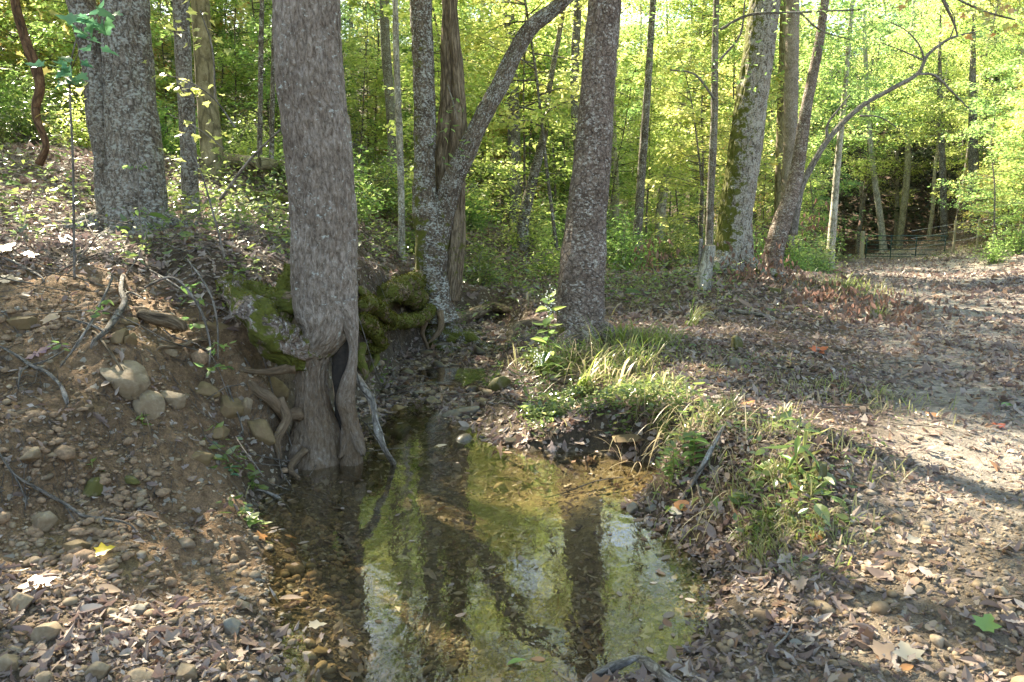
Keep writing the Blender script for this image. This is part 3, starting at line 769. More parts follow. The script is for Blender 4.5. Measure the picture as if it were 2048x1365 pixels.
big_tree('mossy_tree', 'pale leaning tree with dark moss patches beside the cut stump', 14.0,
         [[(1462, 548, 88), (1466, 500, 78), (1470, 440, 69), (1480, 370, 66), (1490, 300, 66), (1503, 200, 63), (1518, 100, 60), (1530, 0, 58)]],
         'bark_white', seg=100, step=.03, ridge=.014, crown=(8, 15, 4.2, 230, 'leaf_gr'), flare=(.35, .4, 4),
         moss=lambda V: .35-(V[:, 2]-1.1)*.14-1.5*(V[:, 0]-(4.15+(V[:, 2]-1.2)*.16)), rootn=(7, .16, 1.5, .35, .2))

# trees added further up the slope so that their crowns shade the banks
for k, (x, y, R, n, z1, mt) in enumerate([(-10.2, 12.2, 4.2, 420, 14, 'leaf_yg'), (-12.5, 17.5, 4.5, 360, 16, 'leaf_ye'), (-7.2, 18.0, 4.2, 330, 15, 'leaf_yg'), (-14.5, 10.0, 4.5, 380, 14, 'leaf_yg'),
        (-3.2, 20.0, 4.0, 300, 15, 'leaf_gr'), (-9.3, 8.2, 3.8, 330, 12.5, 'leaf_yg'), (1.9, 22.0, 4.0, 260, 15.5, 'leaf_yg'), (-6.0, 26.0, 4.4, 240, 18, 'leaf_ye'), (3.6, 26.5, 3.8, 220, 17, 'leaf_gr'), (-13, 24, 4.6, 300, 19, 'leaf_yg')]):
    gz = float(hfun(np.array([x]), np.array([y]))[0])
    t = thing('shade_tree', ['tall grey tree added on the left slope for shade', 'tall grey tree added in the sunlit wood for shade'][x > -6]+', crown above the picture', 'tree', (x, y, gz), 'tall trees added to shade the creek' if x > -6 else 'tall trees added for shade on the left slope')
    mb = MB(); C = np.array([(x, y, gz-.3, .16), (x+.05, y, gz+2, .13), (x-.1, y+.1, gz+5, .12), (x+.1, y, z1*.7, .1), (x, y, z1-1, .05)])
    add_tube(mb, C, seg=18, step=.2, rough=.08, rs=5, seed=k); limbs(mb, catmull(C, .3), 8, R*.8, z1-7, z1-2, k+50); part(mb, 'trunk', M[['bark_far', 'bark_lichen', 'bark_pale'][k % 3]], t)
    c = high_crown(t, x, y, z1-7.5, z1, R, n, mt); c.location = -Vector(t.location)

# ------------------------------------------------------------------ shared tree shapes for the wood behind
def sapling_mesh(seed, h, nl, tw, lf, L, r0=.045, spread=1.7, droop=.1, low=.18, name='sapling', shape='diamond'):
    r = np.random.default_rng(seed); tk = MB(); cr = MB()
    b = r.normal(0, .25, 2); C = []
    for t in np.linspace(0, 1, 6):
        C.append((b[0]*t*t*h*.25+r.normal()*.03*h*t*.3, b[1]*t*t*h*.25+r.normal()*.03*h*t*.3, h*t-.25*(t == 0), r0*(1-.85*t)))
    C = np.array(C); add_tube(tk, C, seg=6, step=h/10)
    cc = catmull(C, .1); pos = []; dd = []
    for k in range(nl):
        t = low+(1-low)*(k+r.random())/nl; p0 = cc[int(t*(len(cc)-1))]
        a = r.uniform(0, 6.28); LL = spread*(1.15-t*.75)*r.uniform(.6, 1.2)
        up = r.uniform(-.1, .6)
        tt = np.linspace(0, 1, 4)
        Q = np.stack([p0[0]+np.cos(a)*LL*tt, p0[1]+np.sin(a)*LL*tt, p0[2]+LL*(up*tt-droop*tt**2), .010*h/5*(1-.8*tt)], -1)
        Q[1:, :3] += r.normal(0, .04, (3, 3)); add_tube(tk, Q, seg=4, step=LL/3, cap=False)
        for j in range(tw):
            u = .2+.8*(j+r.random())/tw; q0 = Q[0, :3]*(1-u)+Q[-1, :3]*u+np.array([0, 0, LL*droop*.2])
            ta = a+(1 if j % 2 else -1)*r.uniform(.5, 1.1); tl = LL*.5*(1.15-u*.7)
            s = np.linspace(.15, 1, lf)[:, None]
            tp = q0+s*tl*np.array([math.cos(ta), math.sin(ta), r.normal(.0, .3)])
            pos.append(tp); aa = ta+np.where(np.arange(lf) % 2, .9, -.9)+r.normal(0, .3, lf)
            dd.append(np.stack([np.cos(aa), np.sin(aa), r.normal(-.25, .25, lf)], -1))
    pos = np.concatenate(pos); dd = np.concatenate(dd); n = len(pos)
    pos = pos+rng.normal(0, .07, (n, 3))
    nr = unit(np.stack([rng.normal(0, .55, n), rng.normal(0, .55, n), np.ones(n)], -1))
    V, F, rn = leaves(pos, dd, nr, L*np.exp(rng.normal(-.05, .35, n)), shape); cr.add(V, F, rnd=rn)
    return tk.mesh(name+'_trunk', M['bark_far']), cr.mesh(name+'_crown', M['leaf_yg'])
def canopy_mesh(seed, h, low, R, ncl, r0=.17, name='tall', per=34, L=.15):
    r = np.random.default_rng(seed); tk = MB(); cr = MB()
    lean = r.normal(0, .5, 2)
    C = np.array([(lean[0]*t*t+r.normal()*.05, lean[1]*t*t+r.normal()*.05, h*t*.93-.4*(t == 0), r0*(1-.8*t)) for t in np.linspace(0, 1, 7)])
    add_tube(tk, C, seg=10, step=.8); cc = catmull(C, .1); pts = []
    nl = 22
    for k in range(nl):
        t = low+(1-low)*((k+r.random())/nl)**.9*.95; p0 = cc[int(t*(len(cc)-1))]
        a = r.uniform(0, 6.28); LL = R*(1.1-.6*abs(t-.5)*1.3)*r.uniform(.55, 1.15)
        e = r.uniform(.1, .7); tt = np.linspace(0, 1, 4)
        Q = np.stack([p0[0]+np.cos(a)*LL*tt, p0[1]+np.sin(a)*LL*tt, p0[2]+LL*e*tt, p0[3]*.5*(1-.85*tt)], -1); Q[1:, :3] += r.normal(0, .12, (3, 3))
        add_tube(tk, Q, seg=5, step=LL/3, cap=False)
        m = ncl//nl; u = r.uniform(.3, 1.05, m)[:, None]
        pts.append(Q[0, :3]*(1-u)+Q[-1, :3]*u+r.normal(0, .45, (m, 3))*np.array([1, 1, .5]))
    pts = np.concatenate(pts); V, F, rn = clump_leaves(pts, per, .34, L, .32); cr.add(V, F, rnd=rn)
    return tk.mesh(name+'_trunk', M['bark_far']), cr.mesh(name+'_crown', M['leaf_yg'])
SAP = [sapling_mesh(100+k, h, nl, 11, 11, .1, name='sapling%d' % k, spread=sp, low=lo) for k, (h, nl, sp, lo) in
       enumerate([(7.5, 40, 1.9, .12), (6.5, 36, 1.7, .1), (8.5, 44, 2.1, .2), (5.5, 32, 1.8, .08), (9, 46, 2.0, .3)])]
TALL = [canopy_mesh(200+k, h, lo, R, n, name='tall%d' % k) for k, (h, lo, R, n) in enumerate([(17, .3, 3.4, 300), (19, .4, 3.6, 320), (15, .22, 3.2, 280), (20, .5, 3.3, 260)])]
def shrub_mesh(seed, h=1.2, n=900, R=.8):
    r = np.random.default_rng(seed); tk = MB(); cr = MB(); pts = []
    for k in range(16):
        a = r.uniform(0, 6.28); e = r.uniform(.35, 1.0); L = h*r.uniform(.6, 1.1)
        tt = np.linspace(0, 1, 4)
        Q = np.stack([np.cos(a)*R*tt*(1.1-e), np.sin(a)*R*tt*(1.1-e), L*e*tt-.05, .008*(1-.7*tt)], -1); Q[1:, :3] += r.normal(0, .05, (3, 3))
        add_tube(tk, Q, seg=4, step=.3, cap=False)
        u = r.uniform(.25, 1.05, n//16)[:, None]; pts.append(Q[0, :3]*(1-u)+Q[-1, :3]*u+r.normal(0, .11, (n//16, 3)))
    pts = np.concatenate(pts); V, F, rn = clump_leaves(pts, 1, .02, .085, 1, 'diamond'); cr.add(V, F, rnd=rn)
    return tk.mesh('shrub_stems', M['twig']), cr.mesh('shrub_crown', M['leaf_gloss'])
SHR = [shrub_mesh(300+k) for k in range(4)]

def plant_copy(name, label, cat, group, meshes, loc, s, rz, leaf, bark=None, tilt=(0, 0), names=('trunk', 'crown')):
    t = thing(name, label, cat, loc, group); t.rotation_euler = (tilt[0], tilt[1], rz); t.scale = s
    for nm, me, mt in zip(names, meshes, (bark, leaf)):
        o = bpy.data.objects.new(nm, me); COL.objects.link(o); o.parent = t
        if mt: o.material_slots[0].link = 'OBJECT'; o.material_slots[0].material = M[mt]
    return t
def ground_z(x, y): return float(hfun(np.array([x]), np.array([y]))[0])

# trees of the wood that can be told apart: rows (px, py, width) base up, distance
POLES = [
    ('slender_tree', 'slim pale-barked tree between the hollow tree and the forked tree', [(803, 540, 14), (803, 430, 13), (800, 300, 13), (794, 150, 12), (790, 0, 11)], 12, 'bark_pale', 'leaf_gr', 1),
    ('distant_tree', 'grey straight tree seen behind the long leaning branch', [(1032, 480, 26), (1028, 270, 24), (1022, 120, 23), (1016, 0, 21)], 24, 'bark_far', 'leaf_yg', 0),
    ('slender_tree', 'mossy slender tree in the gap right of the flaky-barked tree', [(1274, 500, 20), (1278, 420, 17), (1288, 280, 16), (1297, 150, 13), (1306, 0, 12)], 18, 'bark_far', 'leaf_gr', 1),
    ('leaning_tree', 'pale thin tree leaning right behind the mossy slender one', [(1322, 420, 20), (1334, 350, 18), (1362, 220, 16), (1392, 90, 14), (1410, 0, 12)], 25, 'bark_pale', 'leaf_yg', 0),
    ('slender_tree', 'dark slender tree close to the left side of the pale mossy tree', [(1418, 510, 16), (1421, 400, 14), (1428, 250, 14), (1430, 100, 12), (1433, 0, 11)], 15.5, 'bark_lichen', 'leaf_gr', 2),
    ('crooked_tree', 'crooked mossy small tree between forked tree and flaky-barked tree', [(1045, 520, 26), (1048, 440, 22), (1068, 350, 20), (1088, 270, 15), (1098, 180, 11), (1120, 60, 9)], 17, 'bark_far', 'leaf_gr', 1),
    ('straight_tree', 'straight grey tree with ridged bark right of the pale mossy tree', [(1572, 520, 34), (1574, 430, 28), (1580, 300, 26), (1583, 150, 26), (1586, 0, 24)], 20, 'bark_grey', 'leaf_yg', 0),
    ('straight_tree', 'olive-brown straight tree partly behind the ridged grey one', [(1558, 510, 22), (1560, 350, 20), (1566, 150, 18), (1570, 0, 17)], 23, 'bark_tan', 'leaf_yg', 0),
    ('curved_tree', 'dark reddish tree with a curved foot beyond the pale mossy tree', [(1548, 505, 38), (1562, 450, 36), (1582, 390, 30), (1598, 320, 26), (1612, 220, 21), (1634, 110, 18), (1650, 0, 15)], 16.5, 'bark_plate', 'leaf_gr', 2),
    ('pale_tree', 'thin white-grey tree left of the gate beside the bent green rails', [(1660, 520, 17), (1668, 420, 14), (1676, 320, 12), (1688, 200, 10), (1700, 60, 8)], 24, 'bark_pale', 'leaf_gr', 1),
    ('pale_tree', 'pale trunk with a lean seen just behind the gate left end', [(1766, 495, 14), (1760, 430, 12), (1748, 350, 11), (1738, 250, 9), (1730, 100, 8)], 44, 'bark_pale', 'leaf_gr', 0),
    ('pale_tree', 'grey leaning trunk in the dark hollow above the gate middle', [(1800, 478, 12), (1806, 430, 13), (1814, 350, 12), (1820, 200, 10), (1825, 60, 8)], 52, 'bark_pale', 'leaf_gr', 0),
    ('roadside_tree', 'dark trunk under bright foliage at the gate right end', [(1890, 500, 13), (1888, 440, 13), (1886, 360, 12), (1880, 200, 10)], 41, 'bark_far', 'leaf_yg', 2),
    ('roadside_tree', 'broad dark ivy-clad trunk on the bank right of the gate', [(1950, 490, 16), (1950, 430, 22), (1948, 370, 20), (1945, 200, 14)], 40, 'bark_far', 'leaf_yg', 2),
    ('distant_tree', 'narrow grey trunk high on the right hillside, left of its twin', [(1937, 300, 10), (1937, 180, 9), (1940, 70, 8), (1942, 0, 8)], 58, 'bark_far', 'leaf_ye', 0),
    ('distant_tree', 'narrow grey trunk high on the right hillside, right of its twin', [(1966, 300, 12), (1967, 180, 10), (1974, 60, 9), (1977, 0, 8)], 58, 'bark_far', 'leaf_or', 0),
    ('thin_tree', 'thin brown tree left of the hollow tree, first of a pair', [(519, 410, 11), (520, 250, 9), (522, 100, 9), (524, 0, 8)], 12.5, 'bark_far', 'leaf_ye', 1),
    ('thin_tree', 'thin brown tree left of the hollow tree, nearest its trunk', [(543, 420, 11), (544, 250, 9), (547, 100, 8), (549, 0, 8)], 12.8, 'bark_far', 'leaf_yg', 1),
    ('distant_tree', 'pale narrow tree just left of the top of the leaning branch', [(958, 430, 13), (958, 300, 12), (962, 150, 11), (966, 0, 10)], 30, 'bark_pale', 'leaf_yg', 0),
]
for nm, lab, rows, Y, bk_, lf, kind in POLES:
    c = P(rows[0][0], rows[0][1], Y); gz = ground_z(c[0], c[1])
    t = thing(nm, lab, 'tree', (c[0], c[1], gz))
    hh = {0: 13, 1: 9, 2: 11}[kind]
    C = stem(rows, Y, top=max(gz+hh, P(0, rows[-1][1], Y)[2]+2), below=0)
    C = np.vstack([[C[0][0], C[0][1], min(gz-.3, C[0][2]-.2), C[0][3]*1.1], C])
    mb = MB(); add_tube(mb, C, seg=20, step=.12, rough=.08, rs=5, ridge=.004 if Y < 22 else 0, seed=Y, moss=lambda V: .3-(V[:, 2]-gz)*.2 if kind else -1+0*V[:, 0], flare=(.3, .5, 3))
    part(mb, 'trunk', M[bk_], t)
    if Y < 22:
        tz = C[-1][2]; cr_ = high_crown(t, C[-1][0], C[-1][1], tz-5.5, tz+.8, 2.2, 70, lf); cr_.location = -Vector(t.location); continue
    me = (TALL[0], SAP[0], SAP[2])[kind][1]; sc = (.85, 1.0, 1.1)[kind]
    o = bpy.data.objects.new('crown', me); COL.objects.link(o); o.parent = t
    topz = C[-1][2]-gz; mh = {0: 17, 1: 7.5, 2: 8.5}[kind]*sc
    k2 = int(np.argmin(np.abs(C[:, 2]-(gz+topz*.8))))
    o.location = (C[k2][0]-c[0], C[k2][1]-c[1], topz+1.0-mh); o.scale = (sc, sc, sc); o.rotation_euler[2] = Y
    o.material_slots[0].link = 'OBJECT'; o.material_slots[0].material = M[lf]

# slanting limb tree right
t = thing('slanting_tree', 'long thin tree slanting right above the track, forking near its end', 'tree', P(1590, 440, 16.8))
mb = MB(); Y = 16.8
for rows in ([(1585, 470, 22), (1600, 385, 17), (1625, 330, 15), (1660, 275, 14), (1720, 215, 12), (1780, 180, 11), (1835, 148, 10), (1856, 110, 8), (1900, 78, 6), (1960, 62, 3)],
             [(1835, 148, 7), (1870, 152, 6), (1910, 190, 4), (1950, 230, 2)], [(1850, 125, 6), (1838, 90, 4), (1810, 60, 3), (1770, 40, 2)], [(1845, 120, 5), (1800, 100, 3), (1760, 85, 2)],
             [(1655, 280, 8), (1655, 250, 6), (1680, 215, 4), (1700, 190, 3)], [(1900, 78, 4), (1910, 40, 3), (1890, 0, 2)], [(1720, 232, 5), (1760, 235, 3), (1800, 260, 2)]):
    add_tube(mb, stem([(a_, b_, c_*.8) for a_, b_, c_ in rows], Y, below=0), seg=12, step=.08, rough=.2, rs=8, seed=rows[0][0])
part(mb, 'trunk', M['twig'], t)
pts = np.array([P(a, b_, Y+rng.normal(0, .5)) for a, b_ in [(1960, 62), (1940, 80), (1950, 230), (1920, 200), (1770, 40), (1760, 85), (1700, 190), (1890, 0), (1800, 258), (1860, 60), (1990, 70), (1790, 60)] for _ in range(7)])
pts += rng.normal(0, .25, pts.shape); V, F, r = clump_leaves(pts, 9, .16, .085, .4)
part(MB().add(V, F, rnd=r), 'crown', M['leaf_gr'], t)

# unnamed trees of the wood: three kinds, scattered
R2 = np.random.default_rng(5)
placed = []
def ok_place(px, Y, x, near=1.0):
    if 1640 < px < 1905 and Y < 44: return False          # track corridor
    if px >= 1905 and Y < 24: return False
    if 1900 < px < 1975 and Y < 41: return False
    for q in placed:
        if (q[0]-x)**2+(q[1]-Y)**2 < near**2: return False
    return True
def start_Y(px):
    return np.interp(px, [-400, 0, 550, 700, 1100, 1250, 1650, 1660, 2500], [13, 14.5, 14.5, 13.5, 15.5, 17.0, 19.5, 25, 24])
def scatter(n, Y0, Y1, near, fn, pxr=(-350, 2400), powr=1.0):
    c = 0; tries = 0
    while c < n and tries < n*40:
        tries += 1
        px = R2.uniform(*pxr); ys = start_Y(px)+Y0; Y = ys+(Y1-Y0)*R2.random()**powr
        x = (px-1024)/FPX*Y*1.0
        if not ok_place(px, Y, x, near): continue
        if fn(px, x, Y): placed.append((x, Y)); c += 1
    return c
lm = ['leaf_yg', 'leaf_yg', 'leaf_ye', 'leaf_gr', 'leaf_gr', 'leaf_yg', 'leaf_gr', 'leaf_yg', 'leaf_ye', 'leaf_or']
def f_sap(px, x, Y):
    z = ground_z(x, Y)
    if crown_blocks(np.array([x, Y, z+4.5]), 1.1, .5) or crown_blocks(np.array([x, Y, z+2.5]), .9, .5): return False
    k = R2.integers(5); s = R2.uniform(.75, 1.15)
    lf = R2.choice(lm) if px < 1700 else R2.choice(['leaf_yg', 'leaf_ye', 'leaf_yg', 'leaf_yg', 'leaf_gr', 'leaf_or'])
    plant_copy('understory_tree', 'small tree with tiered yellow-green leaves in the sunlit wood behind the creek' if px < 1650 else 'small tree with yellow-green leaves in the wood right of the track',
               'tree', 'small trees of the sunlit wood' if px < 1650 else 'small trees right of the track', SAP[k], (x, Y, ground_z(x, Y)-.05), (s, s, s*R2.uniform(.85, 1.1)), R2.uniform(0, 6.28), str(lf),
               tilt=(R2.normal(0, .06), R2.normal(0, .06)))
    return True
scatter(12, -3.6, -.2, 1.1, f_sap, pxr=(-250, 545))
n1_ = scatter(215, 0, 19, .95, f_sap, powr=.8)
def f_tall(px, x, Y):
    z = ground_z(x, Y)
    if Y < 34 and crown_blocks(np.array([x, Y, z+11]), 1.8): return False
    k = R2.integers(4); s = R2.uniform(.8, 1.1)
    plant_copy('woodland_tree', 'tall tree of the distant wood, its trunk half hidden by leaves', 'tree', 'tall trees of the distant wood', TALL[k], (x, Y, z-.1), (s, s, s), R2.uniform(0, 6.28),
               str(R2.choice(['leaf_yg', 'leaf_ye', 'leaf_yg', 'leaf_gr'])), bark=str(R2.choice(['bark_far', 'bark_pale', 'bark_far'])), tilt=(R2.normal(0, .03), R2.normal(0, .03)))
    return True
n2_c = scatter(30, 14, 30, 2.8, f_tall, powr=.9) + scatter(120, 26, 62, 2.4, f_tall)
def f_shr(px, x, Y):
    k = R2.integers(4); s = R2.uniform(.7, 1.4)
    plant_copy('shrub', 'low leafy shrub in the undergrowth at the edge of the sunlit wood', 'shrub', 'shrubs at the edge of the wood', SHR[k], (x, Y, ground_z(x, Y)), (s, s, s), R2.uniform(0, 6.28), str(R2.choice(['leaf_gloss', 'leaf_yg', 'leaf_gr'])), names=('stems', 'crown'))
    return True
scatter(16, 20, 42, 2.2, f_tall, pxr=(1120, 1560))
placed = []
n3_ = scatter(110, -1.0, 9, .75, f_shr)
# evergreens beyond the gate, the slope's shade put into their dark leaf colour
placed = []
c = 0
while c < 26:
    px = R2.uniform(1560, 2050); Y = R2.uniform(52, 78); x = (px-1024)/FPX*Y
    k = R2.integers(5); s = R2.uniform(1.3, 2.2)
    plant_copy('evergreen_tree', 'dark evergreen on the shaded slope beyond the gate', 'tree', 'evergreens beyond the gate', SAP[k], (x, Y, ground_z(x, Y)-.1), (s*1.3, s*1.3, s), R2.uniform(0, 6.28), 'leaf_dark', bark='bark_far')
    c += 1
print('placed', n1_, n2_c, n3_)

# ------------------------------------------------------------------ gate, posts, fence
Yg = 38.5
gl_ = P(1731, 520, 39.6); gr_ = P(1888, 518, 37.6); gl_[2] = gr_[2] = .42
gv = gr_-gl_; GLn = np.linalg.norm(gv); gu = gv/GLn
t = thing('farm_gate', 'dark green tubular metal field gate closed across the track', 'gate', gl_)
hts = [0.03, .17, .31, .53, .78, 1.0, 1.24]
for k, hz in enumerate(hts):
    mb = MB(); r = .028 if k in (0, 6) else .02
    if k == 6: C = [(0, 0, hz-.04, r), (gu[0]*.1, gu[1]*.1, hz, r), (gv[0]-gu[0]*.12, gv[1]-gu[1]*.12, hz, r), (gv[0]-gu[0]*.03, gv[1]-gu[1]*.03, hz-.03, r), (gv[0], gv[1], hz-.13, r)]
    else: C = [(0, 0, hz, r), (gv[0], gv[1], hz, r)]
    V, F, bk = tube(np.array(C), seg=10, step=.5 if k < 6 else .05); mb.add(V, F); mb.build('rail', M['green_paint'], t)
for f_, r in ((0, .03), (.32, .026), (.64, .026), (1, .03)):
    mb = MB(); V, F, bk = tube(np.array([(gv[0]*f_, gv[1]*f_-.03*(0 < f_ < 1), .0, r), (gv[0]*f_, gv[1]*f_-.03*(0 < f_ < 1), 1.22 if f_ < 1 else 1.12, r)]), seg=10, step=.5); mb.add(V, F); mb.build('upright', M['green_paint'], t)
def post(px, Y, h, r, name, label, mat='post_wood', lean=0, group=None):
    b0 = P(px, 500, Y); z = ground_z(b0[0], Y); t = thing(name, label, 'post', (b0[0], Y, z), group)
    mb = MB(); V, F, bk = tube(np.array([(0, 0, -.3, r), (lean*.5, 0, h*.5, r), (lean, 0, h, r*.95), (lean, 0, h+.01, r*.8)]), seg=18, step=.2, rough=.04); mb.add(V, F); mb.build('shaft', M[mat], t)
    return t
t = post(1724, 39.0, 1.45, .11, 'gate_post', 'pale round wooden post at the left end of the green gate')
mb = MB()
for hz in (.35, 1.0): V, F, bk = tube(np.array([(.08, 0, hz, .02), (.22, .1, hz, .02)]), seg=8, step=.1); mb.add(V, F)
mb.build('hinge', M['green_paint'], t)
fps = [(1907, 36.5, 1.5, .06), (1953, 35, 1.35, .06), (2035, 33.5, 1.35, .06)]
for k, (px, Y, h, r) in enumerate(fps): post(px, Y, h, r, 'fence_post', ['slim pale fence post just right of the green gate', 'slim fence post below the ivy-clad trunk on the right bank', 'slim fence post nearest the right edge of the photo'][k], lean=.03*k)
t = thing('wire_fence', 'two slack fence wires running right from the gate along the leafy bank', 'fence', (0, 0, 0))
q = [(P(px, 500, Y)[0], Y) for px, Y, h, r in fps]+[(15.5, 29)]
for hz in (.55, .95, 1.25):
    mb = MB()
    for a, b_ in zip(q[:-1], q[1:]):
        za, zb = ground_z(*a)+hz, ground_z(*b_)+hz
        V, F, bk = tube(np.array([(*a, za, .008), ((a[0]+b_[0])/2, (a[1]+b_[1])/2, (za+zb)/2-.06, .008), (*b_, zb, .008)]), seg=5, step=.6); mb.add(V, F)
    mb.build('wire', M['wire'], t)
c = P(1655, 520, 31); z = ground_z(c[0], 31)
t = thing('bent_gate', 'buckled dark green tubular rails leaning on the pale thin tree', 'gate', (c[0], 31, z))
for k, C in enumerate([[(-.35, 0, .55, .03), (-.2, -.1, .85, .03), (.1, -.1, .8, .03), (.3, 0, .35, .03), (.42, .1, 0, .03)], [(-.3, .1, .5, .025), (-.1, 0, .75, .025), (.15, 0, .6, .025), (.36, .1, 0, .025)], [(-.1, -.1, .85, .022), (.25, 0, 1.0, .022), (.5, .1, .95, .022)]]):
    mb = MB(); V, F, bk = tube(np.array(C), seg=8, step=.08); mb.add(V, F); mb.build('rail', M['green_paint'], t)

# ------------------------------------------------------------------ stump, logs, sticks
c = P(1405, 600, 12.4); z = ground_z(c[0], 12.4)
t = thing('cut_stump', 'tall sawn stump leaning right in front of the pale mossy tree', 'stump', (c[0], c[1], z)); t['_o'] = [0, 0, 0]
mb = MB(); u = PX(12.4)
C = np.array([(*P(1398, 625, 12.4), 22*u), (*P(1404, 590, 12.4), 17*u), (*P(1410, 550, 12.4), 13.5*u), (*P(1419, 500, 12.4), 11.5*u), (*P(1420, 492, 12.4), 11*u)])
add_tube(mb, C, seg=40, step=.02, rough=.1, rs=9, ridge=.005, seed=3, cap=False, moss=lambda V: .3-(V[:, 2]-.6)*1.6); part(mb, 'trunk', M['bark_pale'], t)
mb = MB(); V, F, bk = tube(np.array([(*P(1420, 494, 12.4), 10.5*u), (*P(1420.3, 490, 12.4), 10*u)]), seg=40, step=.01); mb.add(V, F)
part(mb, 'cut_face', M['cut_wood'], t)
mb = MB(); add_tube(mb, np.array([(*P(1396, 600, 12.5), 6*u), (*P(1400, 540, 12.5), 5*u), (*P(1402, 478, 12.5), 4*u)]), seg=14, step=.05, rough=.2, rs=9); part(mb, 'side_stem', M['bark_white'], t)
def stick(name, label, cat, rows, mat='twig', zoff=.01, seg=10, rough=.12, moss=None, group=None, branches=(), lift=None):
    """rows (px, py, width px): laid on the ground unless a height above it is given as 4th value"""
    C = []
    for r in rows:
        g_ = surf(r[0], r[1]); d = ray(r[0], r[1]); d = d/np.linalg.norm(d)
        h = r[3] if len(r) > 3 else 0
        rad = r[2]*PX(g_[1])/2
        C.append((*(g_-d*h+np.array([0, 0, zoff+rad*.5])), rad))
    C = np.array(C)
    e0 = C[0].copy(); e0[:3] -= .6*(C[1][:3]-C[0][:3])*.4; e0[2] = C[0][2]-.03; e0[3] *= .5; e1 = C[-1].copy(); e1[:3] += .25*(C[-1][:3]-C[-2][:3]); e1[2] -= .03; e1[3] *= .35
    C = np.vstack([e0, C, e1])
    t = thing(name, label, cat, C[0][:3], group)
    mb = MB(); add_tube(mb, C, seg=seg, step=.03 if C[0][1] < 7 else .08, rough=rough, rs=14, ridge=.0008, seed=rows[0][0], moss=moss)
    for bi, br in enumerate(branches):
        D = []
        for r in br:
            g_ = surf(r[0], r[1]); d = ray(r[0], r[1]); d = d/np.linalg.norm(d); h = r[3] if len(r) > 3 else 0
            D.append((*(g_-d*h+np.array([0, 0, zoff])), r[2]*PX(g_[1])/2))
        add_tube(mb, D, seg=6, step=.03, rough=rough, rs=14, seed=bi)
    mb.V = [v-np.array(C[0][:3]) for v in mb.V]
    mb.build('wood', M[mat], t); return t
t = thing('dead_branch', 'crooked grey branch leaning from the hollow tree down into the pool', 'branch', P(787, 930, 4.9)); mb = MB()
u = PX(5)
add_tube(mb, [(*P(704, 742, 5.25), 7*u), (*P(722, 768, 5.2), 8*u), (*P(742, 800, 5.15), 8*u), (*P(752, 845, 5.05), 7*u), (*P(757, 865, 5.0), 9*u), (*P(770, 900, 4.93), 6*u), (*Gz(790, 932, -.02), 6*u), (*Gz(800, 960, -.12), 5*u)], seg=16, step=.02, rough=.15, rs=10, seed=2)
part(mb, 'wood', M['twig'], t)
stick('driftwood', 'weathered forked driftwood at the bottom edge of the pool', 'driftwood', [(1180, 1372, 20, .02), (1235, 1345, 24, .03), (1285, 1338, 26, .03), (1330, 1368, 24, .02), (1370, 1400, 20)], branches=[[(1195, 1350, 10, .05), (1215, 1310, 7, .07), (1228, 1300, 4, .08)], [(1250, 1340, 7, .02), (1290, 1345, 5), (1340, 1350, 3)]])
stick('dead_stick', 'grey dead stick propped against the weedy bank right of the pool', 'stick', [(1365, 1005, 9), (1392, 965, 10, .02), (1412, 925, 11, .06), (1430, 890, 9, .08), (1447, 862, 6, .1)], branches=[[(1392, 966, 6), (1402, 1000, 7), (1410, 1020, 5)], [(1447, 862, 3, .1), (1458, 876, 2, .08)]])
stick('fallen_branch', 'pale fallen branch lying on leaves to the right of the flaky-barked tree', 'branch', [(1440, 618, 6), (1478, 628, 8), (1520, 634, 8), (1548, 640, 5)])
stick('curved_twig', 'thin curved twig on the gravel at the lower right', 'twig', [(1545, 1345, 5), (1532, 1325, 5, .01), (1540, 1310, 5, .02), (1570, 1285, 5, .02), (1583, 1260, 4, .02), (1585, 1235, 3, .02), (1597, 1222, 2)])
stick('slanting_stick', 'dark thin stick on the leafy ground beyond the weeds', 'stick', [(1360, 790, 5), (1385, 775, 5, .02), (1410, 760, 3)])
stick('mossy_log', 'dark rotten log across the creek bed beyond the forked tree', 'log', [(885, 652, 20), (930, 643, 26), (985, 634, 22), (1020, 628, 14)], mat='root', moss=.3, rough=.2)
stick('pale_log', 'debarked tan log on the left slope behind the slim grey tree', 'log', [(395, 318, 22), (470, 332, 26), (560, 340, 24), (620, 345, 20)], mat='bark_tan')
stick('pale_log', 'tan fallen log on the ridge left of the double-stemmed tree', 'log', [(60, 262, 12), (110, 268, 18), (180, 275, 20), (235, 278, 18)], mat='bark_tan')
stick('thin_log', 'thin tan pole propped across the ridge log at the left', 'log', [(145, 262, 6, .1), (175, 248, 7, .6), (200, 238, 6, 1.0)], mat='bark_tan')
stick('mossy_log', 'mossy log on the brown slope right of the hollow tree', 'log', [(725, 425, 10), (770, 440, 14), (830, 460, 12)], mat='root', moss=.5)
stick('mossy_log', 'moss-covered log behind the hollow tree on its left side', 'log', [(505, 395, 14), (545, 402, 18), (590, 408, 18)], mat='root', moss=.6)
stick('pale_plank', 'flat pale splinter of wood at the head of the pool', 'wood', [(775, 866, 7), (800, 864, 9), (822, 862, 6)])
stick('curved_root', 'dark curved root reaching from the right bank at the foot of the tall weed', 'root', [(1022, 690, 16), (1025, 668, 18), (1050, 655, 18), (1085, 655, 14)], mat='root')

